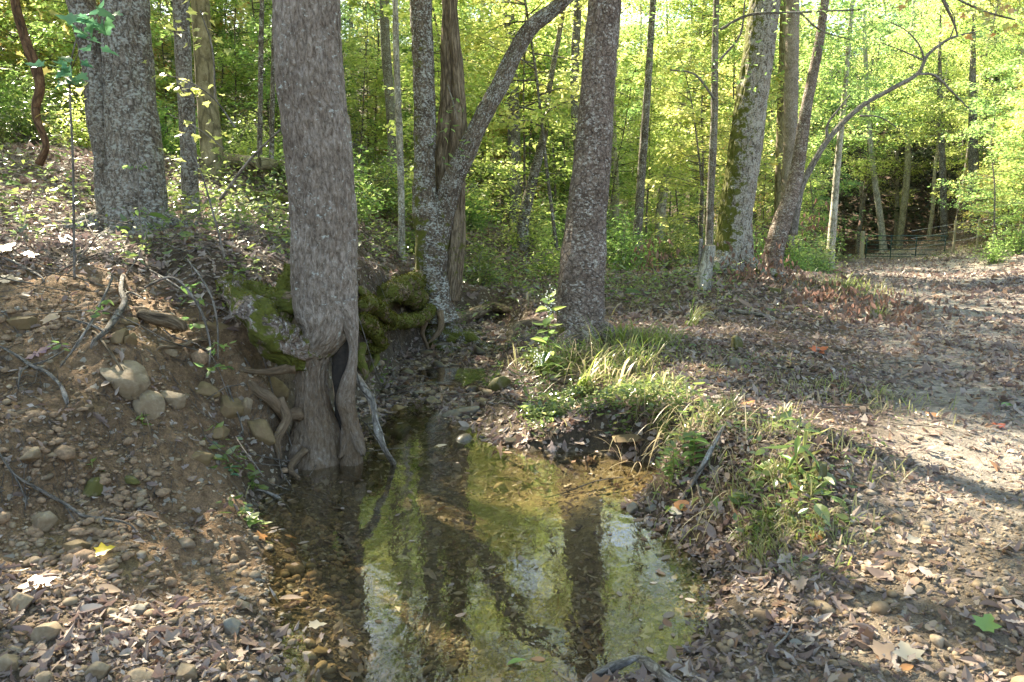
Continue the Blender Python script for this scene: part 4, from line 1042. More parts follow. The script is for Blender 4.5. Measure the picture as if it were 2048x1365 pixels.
# roots and root stubs poking from the eroded bank
stick('root_stub', 'thick broken pale root stub sticking out under the bank lip', 'root', [(285, 640, 22, .02), (310, 648, 27, .08), (340, 657, 30, .12), (362, 664, 26, .12)], mat='root')
stick('forked_root', 'forked grey root crossing the bank beside the stub', 'root', [(246, 560, 7, .08), (243, 590, 9, .1), (250, 612, 12, .1), (236, 640, 13, .08), (212, 668, 11, .06), (188, 692, 8, .04)], branches=[[(215, 672, 7, .06), (180, 655, 6, .08), (135, 640, 4, .08)], [(243, 600, 6, .1), (262, 590, 5, .1), (290, 605, 3, .1)]])
stick('curved_root', 'pale curved root with a knob end low on the bank', 'root', [(0, 702, 5, .03), (45, 730, 7, .04), (60, 738, 8, .04), (95, 752, 7, .05), (120, 775, 7, .04), (132, 805, 10, .02)], branches=[[(60, 738, 6, .04), (42, 750, 5, .04), (37, 785, 3, .03)], [(60, 738, 5, .04), (95, 728, 4, .04), (140, 700, 3, .04)]])
stick('fine_root', 'pale branching root near the large grey stone', 'root', [(0, 925, 5, .01), (30, 960, 6, .02), (72, 990, 7, .02), (130, 1018, 7, .02), (170, 1040, 7, .02), (215, 1048, 6, .02), (260, 1055, 4, .01)], branches=[[(130, 1018, 4, .02), (150, 1050, 3, .01), (175, 1075, 2)], [(30, 960, 4, .02), (50, 1000, 3, .02), (52, 1030, 2)], [(215, 1048, 3, .02), (240, 1035, 2, .02)]])
stick('thin_root', 'thin root running beneath the mossy root of the hollow tree', 'root', [(320, 705, 6, .03), (360, 700, 9, .06), (395, 690, 9, .07), (420, 692, 6, .06)], mat='root')
stick('thin_root', 'thin root slanting down the pale stone face', 'root', [(190, 672, 5, .03), (225, 720, 6, .03), (262, 780, 6, .03), (285, 830, 5, .03), (300, 870, 3, .02)], mat='root')
stick('pale_twig', 'bare pale twig caught on the lip of the bank at far left', 'twig', [(0, 520, 5, .05), (40, 535, 6, .08), (80, 557, 4, .06)])
stick('pale_twig', 'bare twig in the water edge below the hollow tree', 'twig', [(515, 985, 4, .02), (550, 998, 7, .04), (570, 1015, 7, .03), (585, 1035, 4, .0)], branches=[[(550, 998, 4, .04), (575, 990, 3, .05), (600, 1000, 2, .04)]])
# mossy roots linking the forked tree with the creek edge
t = thing('mossy_roots', 'bright mossy tangled roots along the creek below the forked tree', 'roots', P(770, 640, 8.6)); t['_o'] = list(t.location)
for k, rows in enumerate([[(718, 612, 7.2, 34), (742, 606, 7.4, 40), (768, 628, 7.8, 34), (782, 640, 8.2, 26)], [(716, 640, 7.0, 36), (735, 650, 7.1, 40), (752, 672, 7.2, 30), (764, 690, 7.3, 24), (735, 700, 7.2, 22)],
        [(730, 668, 7.4, 24), (775, 645, 8.3, 30), (815, 642, 9.0, 32), (845, 632, 9.6, 30), (868, 615, 10.4, 30)], [(760, 590, 8.8, 40), (795, 580, 9.2, 50), (825, 592, 9.8, 46), (850, 600, 10.5, 40)],
        [(790, 575, 9.4, 36), (815, 568, 9.6, 44), (845, 556, 10.6, 34)], [(880, 620, 10.1, 18), (882, 650, 10.0, 14), (868, 672, 9.9, 10)], [(750, 600, 8.0, 20), (735, 590, 8.0, 26), (722, 580, 7.8, 20)], [(725, 690, 7.0, 24), (720, 720, 6.8, 26), (730, 745, 6.7, 18)],
        [(850, 640, 9.7, 16), (845, 665, 9.7, 12), (855, 690, 9.7, 7)], [(745, 690, 7.4, 22), (752, 715, 7.3, 18), (742, 735, 7.1, 10)]]):
    rows = [(a_, b_+3, c_+.08, d_*.85) for a_, b_, c_, d_ in rows]+[(rows[-1][0]+rng.normal(0, 14), rows[-1][1]+14, rows[-1][2], rows[-1][3]*.2)]
    mb = MB(); root_px(mb, rows, k, .62 if k not in (5, 8) else -.2, rough=.3, seg=28); part(mb, 'root', M['root'], t)
    if k < 5:
        tf = MB(); n = 2600; sel = rng.integers(0, len(mb.V[0]), n)
        Vw = mb.V[0][sel]; d = unit(rng.normal(size=(n, 3))+np.array([0, 0, 1.0]))
        V, F, r = leaves(Vw, d, unit(rng.normal(size=(n, 3))), .026*rng.uniform(.6, 1.3, n), 'diamond'); tf.add(V, F, rnd=r); tag(tf.build('moss', M['moss_tuft'], t), kind='stuff')

# ------------------------------------------------------------------ stones that stand out
def rock(label, px, py, wpx, hpx, mat='stone', flat=.6, seed=0, rot=0, sink=.35, cuts=8, name='rock', cat='stone', tilt=0, depth=1.0, lift=0, rough=.05):
    g_ = surf(px, py+hpx*.25); u = PX(g_[1])*1.03
    W = wpx*u/2; Hh = hpx*u/2
    V, F = rock_shape(4, seed+px, 15, .035, .64); V = V*(1+.02*fbm(V*11+seed, 3)[:, None])
    ez = max(Hh*flat*1.3, .01)
    V = V*np.array([W, max(Hh*1.25, W*.6)*depth, ez])
    V = V@rotm(tilt, 0, math.radians(rot)).T if not rot else (V@rotm(0, math.radians(rot), 0).T)@rotm(tilt, 0, 0).T
    o = MB().add(V, F, rnd=np.full(len(V), .3)).build(name, M[mat], None)
    o.location = (g_[0], g_[1], g_[2]+ez*(1-2*sink)*.8+lift)
    tag(o, label, cat); return o
ROCKS = [
 ('ochre stone half buried at the left edge of the bank', 40, 640, 86, 40, 'stone_ochre', .6, 1, 8),
 ('ochre rounded stone beneath the forked root', 236, 672, 46, 38, 'stone_ochre', .8, 2, 0),
 ('flat ochre stone wedged beneath the bank lip', 252, 642, 56, 26, 'stone_ochre', .7, 3, -8),
 ('brown stone tucked right of the ochre rounded one', 262, 676, 34, 36, 'stone_ochre', .9, 4, 20),
 ('largest pale tan stone face in the eroded bank', 262, 742, 120, 84, 'stone', .9, 5, 32),
 ('pale tan block below the largest stone face', 300, 800, 84, 70, 'stone', .9, 6, 20),
 ('pale angular stone right of the tan block', 350, 790, 66, 54, 'stone', .8, 7, 30),
 ('pale grey rounded stone set in the bank left of the hollow tree', 490, 815, 46, 44, 'stone', .9, 8, 0),
 ('ochre stone under the pale grey rounded one', 440, 862, 40, 46, 'stone_ochre', .8, 9, 30),
 ('big grey-tan stone low on the left bank', 88, 1038, 84, 56, 'stone', .8, 10, -12),
 ('upright ochre stone below the big grey-tan one', 150, 1090, 56, 48, 'stone_ochre', .8, 11, -30),
 ('upright brown stone high at the left edge', 66, 915, 34, 42, 'stone', .9, 12, 70),
 ('olive mossy stone near the small green seedling', 188, 968, 56, 58, 'stone_moss', .8, 13, -40),
 ('small pale stone touching the olive mossy one', 166, 1010, 34, 18, 'stone', .7, 14, -20),
 ('pinkish small stone right of the mossy one', 276, 1000, 30, 24, 'stone', .8, 15, 10),
 ('round cream pebble beside the pinkish stone', 298, 1011, 20, 18, 'stone', .9, 16, 0),
 ('olive mossy slab higher up the bank', 262, 962, 56, 28, 'stone_moss', .7, 17, 15),
 ('long flat stone below the yellow leaf', 208, 1134, 58, 24, 'stone', .7, 18, -4),
 ('upright ochre-grey stone at the left edge of the gravel', 40, 1200, 46, 54, 'stone', .9, 19, 60),
 ('grey-tan stone in the middle of the left gravel', 222, 1226, 60, 38, 'stone', .8, 20, -6),
 ('grey stone beside the middle gravel stone', 272, 1218, 44, 34, 'stone_grey', .8, 21, 14),
 ('large cream stone at the bottom of the left gravel', 372, 1342, 66, 58, 'stone', .85, 22, 20),
 ('long pale stone tilted at the lower left', 200, 1345, 70, 48, 'stone', .8, 23, -30),
 ('broad brown stone at the bottom edge beside the cream one', 288, 1350, 80, 46, 'stone', .7, 24, 0),
 ('squared cream stone close to the left water edge', 484, 1212, 44, 28, 'stone', .9, 25, 5),
 ('grey-green stone between the cream stones', 464, 1254, 52, 40, 'stone_grey', .8, 26, 30),
 ('pale stone in the bottom left corner', 20, 1330, 60, 52, 'stone', .9, 27, 30),
 ('wide cream stone along the bottom left', 90, 1352, 64, 36, 'stone', .8, 28, 0),
 ('cream oval stone with a pale top in the left gravel', 280, 1288, 34, 28, 'stone', .9, 29, 10),
 ('flat pale stone right of the cream oval', 368, 1294, 44, 18, 'stone', .7, 30, 6),
 ('dull conglomerate lump in the left gravel', 90, 1262, 84, 56, 'stone', .8, 31, -10),
 ('ochre block near the lower left water edge', 432, 1332, 42, 30, 'stone_ochre', .8, 32, 4),
 ('small cream block at the left water edge', 576, 1232, 24, 18, 'stone', .9, 33, 4),
 ('grey slab sloping into the head of the pool', 928, 818, 112, 40, 'stone_grey', .45, 34, -14),
 ('dark wet stone in the head of the creek', 866, 803, 54, 26, 'stone_wet', .7, 35, 5),
 ('dark wet stone left of the creek head', 787, 797, 56, 26, 'stone_wet', .7, 36, -5),
 ('olive stone at the water edge beneath the branch', 800, 820, 44, 26, 'stone_ochre', .8, 37, 10),
 ('black pointed stone up in the dry creek bed', 768, 782, 26, 20, 'stone_wet', .9, 38, 30),
 ('dark slanting slab in the dry creek bed', 866, 768, 40, 20, 'stone_wet', .6, 39, 20),
 ('dark stone left of the slanting slab', 829, 768, 30, 16, 'stone_wet', .7, 40, 0),
 ('grey flat stone right of the creek head', 905, 785, 36, 12, 'stone_grey', .6, 41, 0),
 ('dark brown stone edge in the creek bed middle', 838, 785, 34, 12, 'stone_grey', .6, 42, 0),
 ('small dark stone at the right side of the creek bed', 932, 765, 30, 12, 'stone_wet', .6, 43, 0),
 ('dark stone touching the water where the right bank begins', 1020, 882, 40, 24, 'stone_wet', .8, 44, 0),
 ('mossy upright stone left of the sunny weeds', 1004, 764, 34, 42, 'stone_moss', 1.1, 45, 60),
 ('thick mossy cushion stone in the weeds at the right', 1637, 946, 40, 56, 'stone_moss', 1.1, 46, 0),
 ('small mossy stump-like stone on the leafy ground', 1474, 692, 36, 30, 'stone_moss', 1.2, 47, 0),
 ('mossy grey stone just in front of the stump-like one', 1468, 728, 22, 26, 'stone_grey', 1.2, 48, 0),
 ('flat yellowish slab jutting over the pool under the weeds', 1252, 892, 106, 22, 'stone_ochre', .8, 49, 2),
 ('whitish stone on the gravel spit right of the pool', 1266, 1016, 30, 32, 'stone_grey', 1, 50, 30),
 ('low grey stone right of the whitish one', 1304, 1018, 40, 22, 'stone_grey', .7, 51, -8),
 ('egg-shaped tan pebble in the right gravel', 1572, 1210, 30, 13, 'stone', .8, 52, 4),
 ('oval tan pebble lower in the right gravel', 1612, 1264, 30, 17, 'stone', .8, 53, 10),
 ('brown rounded stone at the bottom right gravel', 1668, 1330, 26, 28, 'stone', .9, 54, 50),
 ('tan rounded stone beside the brown rounded one', 1690, 1326, 20, 22, 'stone', .9, 55, -50),
 ('grey-brown flat stone below the twig', 1592, 1290, 42, 22, 'stone_grey', .7, 56, 0),
 ('pale stone in the shade of the lower right', 1480, 1326, 24, 16, 'stone', .9, 57, 10),
 ('mottled stone at the bottom edge left of the twig', 1382, 1350, 40, 30, 'stone', .8, 58, 30),
 ('moss-topped knob beside the brown fallen leaves', 1550, 582, 34, 16, 'stone_moss', 1, 59, 0),
 ('submerged brown stone in the near pool', 640, 1300, 60, 30, 'stone_ochre', .7, 60, 0),
 ('submerged tan stone in the middle of the near pool', 905, 1325, 50, 26, 'stone_ochre', .6, 61, 10),
]
for lab, px, py, wd, ht, mt, fl, sd, ro in ROCKS:
    rock(lab, px, py, wd, ht, mt, fl, sd, rot=ro, sink=.35 if px > 600 or py > 1150 else .5, lift=(.03 if 'jutting' in lab else 0))

# ------------------------------------------------------------------ loose ground cover (uncountable)
def frustum_pts(n, y0, y1, ymarg=.15, gamma=1.0):
    y = y0+(y1-y0)*rng.random(n)**gamma
    x = (rng.random(n)*2-1)*(.69+ymarg)*y
    return x, y
def tnorm(x, y, e=.04):
    zx = (hfun(x+e, y)-hfun(x-e, y))/(2*e); zy = (hfun(x, y+e)-hfun(x, y-e))/(2*e)
    return unit(np.stack([-zx, -zy, np.ones_like(zx)], -1))
litter = MB()
def add_litter(mb, n, y0, y1, L, dens, shapes, tilt=.28, lay=.02, gamma=1.0):
    x, y = frustum_pts(n, y0, y1, gamma=gamma); k = rng.random(n) < dens(x, y); x, y = x[k], y[k]; z = hfun(x, y); nr = tnorm(x, y)
    nr = unit(nr+rng.normal(0, tilt, nr.shape)); a = rng.uniform(0, 6.28, len(x))
    d = np.stack([np.cos(a), np.sin(a), 0*a], -1); d = unit(d-nr*(d*nr).sum(-1, keepdims=True))
    pos = np.stack([x, y, z+lay*rng.random(len(x))**1.5+.004], -1)
    sh = rng.choice(len(shapes), len(x))
    for i, s in enumerate(shapes):
        q = sh == i
        if q.any():
            Ls = L*np.exp(rng.normal(-.1, .33, q.sum()))
            V, F, r = leaves(pos[q]-d[q]*Ls[:, None]*.4, d[q], nr[q], Ls, s, curl=.34); mb.add(V, F, rnd=r)
def dens(x, y):
    road, bank, grav, bed = masks(x, y)
    tread = np.exp(-(sdf(x, y, [ROAD[2], ROAD[3], ROAD[4], ROAD[5], ROAD[6], ROAD[5], ROAD[4], ROAD[3]])/.01)**2)
    patch = .75+.5*n2(x, y, .9, 3, 40)
    near = sstep(3.0, 4.2, y)
    d = np.clip(patch, .25, 1)*(1-.15*road)*(1-.86*bank)
    p = sdf(x, y, POOL); d = np.where(p < 0, .32*(1-.85*np.exp(-(((x-.6)/.7)**2+((y-4.55)/.45)**2))), d); d = np.where(sdf(x, y, CHAN) < 0, .75, d); d = d*(.45+.9*sstep(-.25, .3, n2(x, y, 3.2, 3, 44)))
    worn = np.exp(-((x-(2.5+.3*(y-3.5)))/.4)**2)*sstep(6.5, 5, y)*road
    return d*(1-.75*worn)
add_litter(litter, 15000, 2.2, 5.2, .052, dens, ['maple', 'oval', 'oak', 'oval', 'oval', 'oak', 'lance', 'diamond', 'oval'], tilt=.36)
add_litter(litter, 24000, 2.2, 5.2, .03, dens, ['diamond', 'oval', 'diamond'], tilt=.4)
add_litter(litter, 36000, 5.2, 9.5, .06, dens, ['maple', 'oval', 'oak', 'oval', 'diamond', 'oval'], tilt=.38)
add_litter(litter, 12000, 5.2, 9.5, .045, dens, ['diamond', 'diamond', 'oval'], tilt=.5)
add_litter(litter, 52000, 9.5, 18, .085, dens, ['oval', 'diamond', 'maple', 'diamond'], tilt=.4)
add_litter(litter, 100000, 18, 48, .115, dens, ['diamond'], tilt=.5, lay=.05)
tag(litter.build('leaf_litter', M['litter'], None, smooth=False), 'dry brown and tan fallen leaves carpeting the banks and track', 'leaves', kind='stuff')

# pebbles and grit
peb = MB()
SH = [rock_shape(2, 900+k, 9, .03, .68) for k in range(10)]; SH1 = [rock_shape(1, 950+k, 3, .02, .85) for k in range(6)]
def add_pebbles(mb, x, y, sz, shapes, sink=.3, wet=None):
    z = hfun(x, y); n = len(x); s = sz
    for i, (V0, F0) in enumerate(shapes):
        q = np.where(rng.integers(0, len(shapes), n) == i)[0] if False else np.arange(i, n, len(shapes))
        m = len(q); a = rng.uniform(0, 6.28, m); c_, s_ = np.cos(a), np.sin(a)
        V = V0[None]*(s[q][:, None, None]*np.stack([rng.uniform(.8, 1.3, m), rng.uniform(.6, .95, m), rng.uniform(.35, .7, m)], -1)[:, None])
        X = V[..., 0]*c_[:, None]-V[..., 1]*s_[:, None]; Y_ = V[..., 0]*s_[:, None]+V[..., 1]*c_[:, None]
        tx = rng.normal(0, .2, m)[:, None]
        V = np.stack([X+x[q][:, None], Y_+y[q][:, None], V[..., 2]+X*tx+(z[q]+s[q]*(.45-sink))[:, None]], -1)
        F = (F0[None]+(np.arange(m)*len(V0))[:, None, None]).reshape(-1, 3)
        mb.add(V.reshape(-1, 3), F, rnd=np.repeat(rng.random(m), len(V0)))
def pebble_field(n, y0, y1, size, spread, shapes, f):
    x, y = frustum_pts(n, y0, y1); k = rng.random(n) < f(x, y); x, y = x[k], y[k]
    add_pebbles(peb, x, y, size*np.exp(rng.normal(0, spread, len(x))), shapes)
def pd(x, y):
    road, bank, grav, bed = masks(x, y); lo = sstep(3.9, 3.0, y)
    c = sstep(-.1, .45, n2(x, y, 1.3, 3, 41)+.25)
    return np.clip(lo*(.35+.65*c)+.4*bank*sstep(.9, .3, hfun(x, y))+.4*bank+.45*(sdf(x, y, POOL) < .05)+.5*(sdf(x, y, CHAN) < 0.1)+.15*road*sstep(5.5, 4.5, y), 0, 1)
pebble_field(5200, 2.2, 5.0, .0135, .45, SH, pd)
pebble_field(16000, 2.2, 5.2, .0075, .35, SH1, pd)
pebble_field(420, 2.2, 3.6, .026, .3, SH, lambda x, y: pd(x, y)*(x < -.4)+.35*(x > .9)*pd(x, y))
pebble_field(3500, 5.0, 12.5, .028, .5, SH, lambda x, y: 1.0*(sdf(x, y, CHAN) < .05))
tag(peb.build('gravel', M['stone']), 'small rounded tan and grey pebbles of the creek edge and bed', 'gravel', kind='stuff')

# twigs and fine roots
tw = MB()
def add_twigs(n, y0, y1, L, r, f, up=.1):
    x, y = frustum_pts(n, y0, y1); k = rng.random(n) < f(x, y)
    for a, b_ in zip(x[k], y[k]):
        th = rng.uniform(0, 6.28); l = L*rng.uniform(.4, 1.4); m = 4; t_ = np.linspace(0, 1, m)
        xx = a+np.cos(th)*l*t_+rng.normal(0, l*.06, m); yy = b_+np.sin(th)*l*t_+rng.normal(0, l*.06, m); zz = hfun(xx, yy)+.012+up*l*t_*rng.random()
        add_tube(tw, np.stack([xx, yy, zz, r*rng.uniform(.6, 1.3)*(1-.6*t_)], -1), seg=4, step=l/5, cap=False)
add_twigs(160, 2.3, 5.5, .22, .0028, lambda x, y: 0*x+1)
add_twigs(260, 4.5, 12, .45, .005, lambda x, y: 1-.8*masks(x, y)[0], .25)
add_twigs(420, 4.6, 12, .8, .006, lambda x, y: 1.0*(x < -.15*y), .4)
tag(tw.build('twigs', M['twig']), 'scattered bare twigs lying over the leaf litter', 'twigs', kind='stuff')
rl = MB()                                           # rootlets hanging on the eroded face
for k in range(1300):
    px = rng.uniform(-40, 560) if k < 1000 else rng.uniform(715, 900); py = rng.uniform(560, 1000) if k < 1000 else rng.uniform(630, 700)
    g_ = surf(px, py)
    if g_[1] > 5.6 and k < 1000 or g_[2] < (.25 if k < 1000 else .15) or g_[1] > 11: continue
    L = rng.uniform(.05, .32); m = 5; t_ = np.linspace(0, 1, m)
    th = rng.uniform(0, 6.28); xx = g_[0]+rng.normal(0, .012, m).cumsum()+.05*np.cos(th)*t_; yy = g_[1]-.35*L*t_-.02+rng.normal(0, .006, m)
    zz = np.maximum(g_[2]-L*.75*t_, hfun(xx, yy)+.004)
    add_tube(rl, np.stack([xx, yy, zz, rng.uniform(.0007, .0024)*(1-.6*t_)], -1), seg=4, step=L/5, cap=False)
tag(rl.build('rootlets', M['twig']), 'fine pale rootlets hanging from the eroded soil bank', 'roots', kind='stuff')
print('litter etc done')

# ------------------------------------------------------------------ plants
gc = MB(); gb = MB()
def cover(px, py, rad, n, L=.035, h=.08, shape='oval', blades_n=0, bl=.12, asp=1.0):
    blades_n = int(blades_n*.5)
    if px > 1360 and py > 700: n = int(n*.6); L *= .75
    c = surf(px, py); a = rng.uniform(0, 6.28, n); r = rad*np.sqrt(rng.random(n))*rng.uniform(.5, 1.15, n)
    x = c[0]+np.cos(a)*r*asp; y = c[1]+np.sin(a)*r
    k = (fbm(np.stack([x*5, y*5, 0*x], -1), 2) > -.02) & (sdf(x, y, POOL) > .06); x, y = x[k], y[k]; m = len(x)
    if m:
        z = hfun(x, y)+h*rng.random(m)+.01; az = rng.uniform(0, 6.28, m)
        d = np.stack([np.cos(az), np.sin(az), rng.normal(.05, .3, m)], -1); nr = unit(np.stack([rng.normal(0, .4, m), rng.normal(-.1, .4, m), np.ones(m)], -1))
        V, F, rn = leaves(np.stack([x, y, z], -1), d, nr, L*np.exp(rng.normal(0, .35, m)), shape); gc.add(V, F, rnd=rn)
    if blades_n:
        m = blades_n; a = rng.uniform(0, 6.28, m); r = rad*np.sqrt(rng.random(m)); x = c[0]+np.cos(a)*r*asp; y = c[1]+np.sin(a)*r
        k = (fbm(np.stack([x*5, y*5, 0*x+4], -1), 2) > .02) & (sdf(x, y, POOL) > .05); x, y = x[k], y[k]; m = len(x)
        if not m: return
        V, F, rn = blades(np.stack([x, y, hfun(x, y)-.01], -1), rng.uniform(0, 6.28, m), bl*rng.uniform(.5, 1.5, m), .0022*rng.uniform(.7, 1.6, m)*(1+c[1]*.04), rng.uniform(.1, .6, m), rng.uniform(.9, 1.45, m), 4)
        gb.add(V, F, rnd=rn)
for z in [(1200, 815, .5, 2600, .032, .12, 'oval', 260, .16, 1.5), (1130, 800, .35, 1100, .03, .1, 'oval', 120, .14), (1310, 850, .35, 1000, .04, .14, 'oval', 160, .18), (1370, 900, .3, 420, .05, .16, 'oval', 160, .15), (1280, 790, .35, 800, .04, .1, 'oval', 80, .12),
          (1150, 745, .35, 700, .045, .2, 'oval', 160, .3), (1230, 760, .4, 500, .04, .15, 'oval', 300, .3), (1060, 740, .35, 500, .045, .2, 'oval', 100, .25), (1090, 840, .25, 500, .035, .1, 'oval', 100, .15), (1450, 960, .4, 380, .05, .1, 'oval', 500, .12), (1560, 1010, .35, 260, .06, .08, 'oval', 700, .12), (1500, 1050, .3, 160, .035, .06, 'lance', 460, .1), (1620, 1040, .3, 120, .04, .05, 'oval', 360, .1), (1660, 900, .4, 160, .04, .06, 'oval', 500, .12),
          (1480, 840, .5, 300, .035, .06, 'oval', 700, .12), (1720, 800, .6, 240, .03, .08, 'lance', 350, .12), (1620, 790, .6, 160, .03, .05, 'lance', 500, .12), (1790, 840, .35, 80, .03, .05, 'lance', 500, .14), (1560, 740, .8, 240, .035, .05, 'oval', 420, .1),
          (1400, 730, .8, 380, .035, .06, 'oval', 420, .12), (1050, 700, .6, 500, .045, .12, 'oval', 160, .18), (1000, 750, .4, 260, .035, .08, 'oval', 60, .1), (1270, 700, .7, 300, .04, .08, 'oval', 500, .2), (1700, 590, 1.0, 120, .05, .12, 'lance', 900, .3), (1540, 860, .3, 200, .04, .05, 'oval', 80, .1),
          (1560, 620, 1.5, 120, .05, .08, 'oval', 200, .15), (1250, 600, 1.5, 900, .07, .3, 'oval', 500, .3, 1.4), (1060, 580, 1.6, 1200, .07, .4, 'oval', 200, .3, 1.3), (980, 540, 1.8, 1500, .08, .5, 'oval'), (900, 560, 1.0, 700, .06, .3, 'oval'), (780, 500, 1.6, 1100, .07, .35, 'oval'),
          (700, 470, 1.6, 900, .07, .35, 'oval'), (500, 470, 1.2, 1000, .055, .25, 'oval', 120, .2), (440, 440, 1.5, 1300, .06, .35, 'oval', 100, .2), (330, 520, .8, 260, .045, .12, 'oval', 60, .12), (150, 430, 1.6, 800, .06, .3, 'oval', 160, .2), (60, 470, 1.0, 300, .05, .15, 'oval'),
          (420, 380, 2.2, 1200, .07, .4, 'oval'), (120, 350, 2.5, 900, .07, .4, 'oval'), (540, 400, 2.0, 1000, .07, .5, 'oval'), (1350, 560, 1.6, 700, .08, .3, 'oval', 300, .3), (1990, 492, 1.8, 500, .1, .2, 'oval', 900, .3, 2.0), (1920, 500, 1.2, 120, .1, .15, 'oval', 400, .25), (1660, 520, 1.6, 700, .1, .3, 'oval', 500, .35),
          (500, 980, .25, 120, .05, .08, 'oval', 30, .1), (470, 940, .15, 60, .05, .08, 'oval'), (520, 1060, .2, 70, .045, .06, 'oval'), (1640, 1100, .25, 90, .03, .04, 'lance', 200, .09), (1560, 1110, .2, 60, .03, .03, 'lance', 160, .08), (470, 560, .4, 240, .04, .1, 'oval'), (640, 520, 1.0, 400, .06, .2, 'oval')]:
    cover(*z)
tag(gc.build('ground_cover', M['leaf_gloss'], None, smooth=False), 'low green leafy weeds covering the banks and forest floor', 'weeds', kind='stuff')
tag(gb.build('grass', M['grass']), 'short green and yellow-green grass blades among the fallen leaves', 'grass', kind='stuff')

def tuft(label, px, py, n, L, w_=.005, up=(.9, 1.4), az=None, rad=.08, droop=(.3, .9), name='grass_tuft', mat='grass'):
    n = int(n*1.8); L = L*1.1; w_ = w_*1.15
    c = surf(px, py); a = rng.uniform(0, 6.28, n) if az is None else rng.normal(az, .7, n)
    rr = rad*np.sqrt(rng.random(n)); b_ = rng.uniform(0, 6.28, n)
    p = np.stack([c[0]+np.cos(b_)*rr, c[1]+np.sin(b_)*rr], -1); z = hfun(p[:, 0], p[:, 1])-.01
    V, F, r = blades(np.stack([p[:, 0]-c[0], p[:, 1]-c[1], z-c[2]], -1), a, L*rng.uniform(.45, 1.2, n), w_*rng.uniform(.6, 1.3, n), rng.uniform(*droop, n), rng.uniform(*up, n), 8)
    o = MB().add(V, F, rnd=r).build(name, M[mat]); o.location = c
    return tag(o, label, 'grass')
tuft('arching yellow-green grass tuft in the sunny weeds above the pool', 1160, 790, 26, .55, .007, az=0)
tuft('broad-bladed grass tuft with drooping tips right of the sunny weeds', 1232, 800, 18, .5, .009, az=0)
tuft('bright drooping grass blades at the middle of the sunny weeds', 1200, 760, 22, .5, .007, az=0)
tuft('dense dark green grass tuft at the right foot of the flaky-barked tree', 1260, 690, 55, .55, .005, rad=.2)
tuft('dark green grass tuft further right of the flaky-barked tree', 1320, 690, 40, .5, .005, rad=.2)
tuft('thin long arching grass stems in front of the flaky-barked tree', 1205, 720, 26, .7, .003, az=3.0)
tuft('grass blades bending over beneath the cut stump', 1380, 655, 24, .55, .005, az=.2)
tuft('sparse arching grass left of the tall weed', 1085, 740, 20, .4, .005)
tuft('upright green grass tuft on the leafy bank beside the dead stick', 1440, 830, 60, .2, .003, rad=.1, droop=(.1, .4))
tuft('yellow-green grass clump in the track edge sun', 1690, 585, 120, .45, .005, rad=.35)
tuft('small green grass tuft on the track verge', 1755, 640, 50, .28, .004, rad=.1, droop=(.1, .4))
tuft('fine grass tuft at the right end of the weedy bank', 1770, 800, 22, .26, .003, rad=.15)
tuft('low grass tuft at the foot of the weedy bank', 1530, 1060, 70, .16, .0028, rad=.12)
tuft('grass tuft hanging over the gravel below the mossy cushion stone', 1600, 1075, 60, .15, .0028, rad=.12)
tuft('fine grass tuft left of the mossy cushion stone', 1560, 960, 50, .16, .0028, rad=.1)

def weed(name, label, px, py, hpx, nodes, leafL, shape='oval', mat='leaf_gloss', lean=0, r=.004, per=2, drop=.35, flowers=0, tipbare=.0, lf0=.15):
    c = surf(px, py); h = hpx*PX(c[1]); t = thing(name, label, 'plant', c)
    S = np.array([(0, 0, -.03, r), (lean*h*.3, 0, h*.4, r*.9), (lean*h*.7, 0, h*.75, r*.7), (lean*h, 0, h, r*.35)])
    mb = MB(); V, F, bk = tube(S, seg=6, step=.03); mb.add(V, F, bk=bk, rnd=np.full(len(V), .3)); mb.build('stem', M['grass'], t)
    cc = catmull(S, .01); pos = []; dd = []; LL = []
    for k in range(nodes):
        u = lf0+(1-lf0)*(k+.5)/nodes; p = cc[int(u*(len(cc)-1)), :3]; a0 = k*1.9+rng.uniform(-.3, .3)
        for j in range(per):
            a = a0+j*2*np.pi/per; pos.append(p); dd.append((math.cos(a), math.sin(a), rng.uniform(-drop, drop*.5)+.1)); LL.append(leafL*(1.1-.6*abs(u-.55))*rng.uniform(.8, 1.1))
    pos = np.array(pos); dd = np.array(dd); nr = np.tile([0, -.15, 1.0], (len(pos), 1))
    V, F, rn = leaves(pos, dd, nr, np.array(LL), shape, curl=.3); MB().add(V, F, rnd=rn).build('foliage', M[mat], t)
    if flowers:
        q = cc[rng.integers(int(len(cc)*.78), len(cc), flowers), :3]+rng.normal(0, .03, (flowers, 3)); mb = MB()
        V0, F0 = ICO[1]
        mb.add((V0[None]*.006+q[:, None]).reshape(-1, 3), (F0[None]+(np.arange(flowers)*len(V0))[:, None, None]).reshape(-1, 3)); mb.build('flowers', M['flower'], t)
    return t
weed('tall_weed', 'tall leafy weed with pale flower tips left of the flaky-barked tree foot', 1096, 790, 205, 13, .16, 'oval', flowers=46, r=.005, drop=.5)
weed('tall_weed', 'shorter white-flowered weed at the foot of the tallest one', 1078, 800, 95, 9, .08, 'lance', flowers=40)
weed('tall_weed', 'slim weed leaning left with drooping leaves at the creek side of the sunny weeds', 1062, 812, 80, 7, .13, 'lance', lean=-.4)
weed('leafy_weed', 'bright leafy weed with whorled leaves over the right bank edge', 1386, 940, 78, 6, .095, 'oval', 'leaf_gr', per=3)
weed('leafy_weed', 'narrow-leaved green weed hanging beside the jutting slab', 1345, 965, 70, 9, .08, 'lance', 'leaf_gr', per=3)
weed('cane_grass', 'upright cane-like grass with long drying leaves on the right bank', 1592, 965, 140, 7, .17, 'lance', 'leaf_gr', per=2, drop=.7, r=.0035)
weed('cane_grass', 'smaller cane-like grass right behind the drying one', 1600, 925, 80, 5, .14, 'lance', 'leaf_ye', per=2, drop=.7, lean=.15)
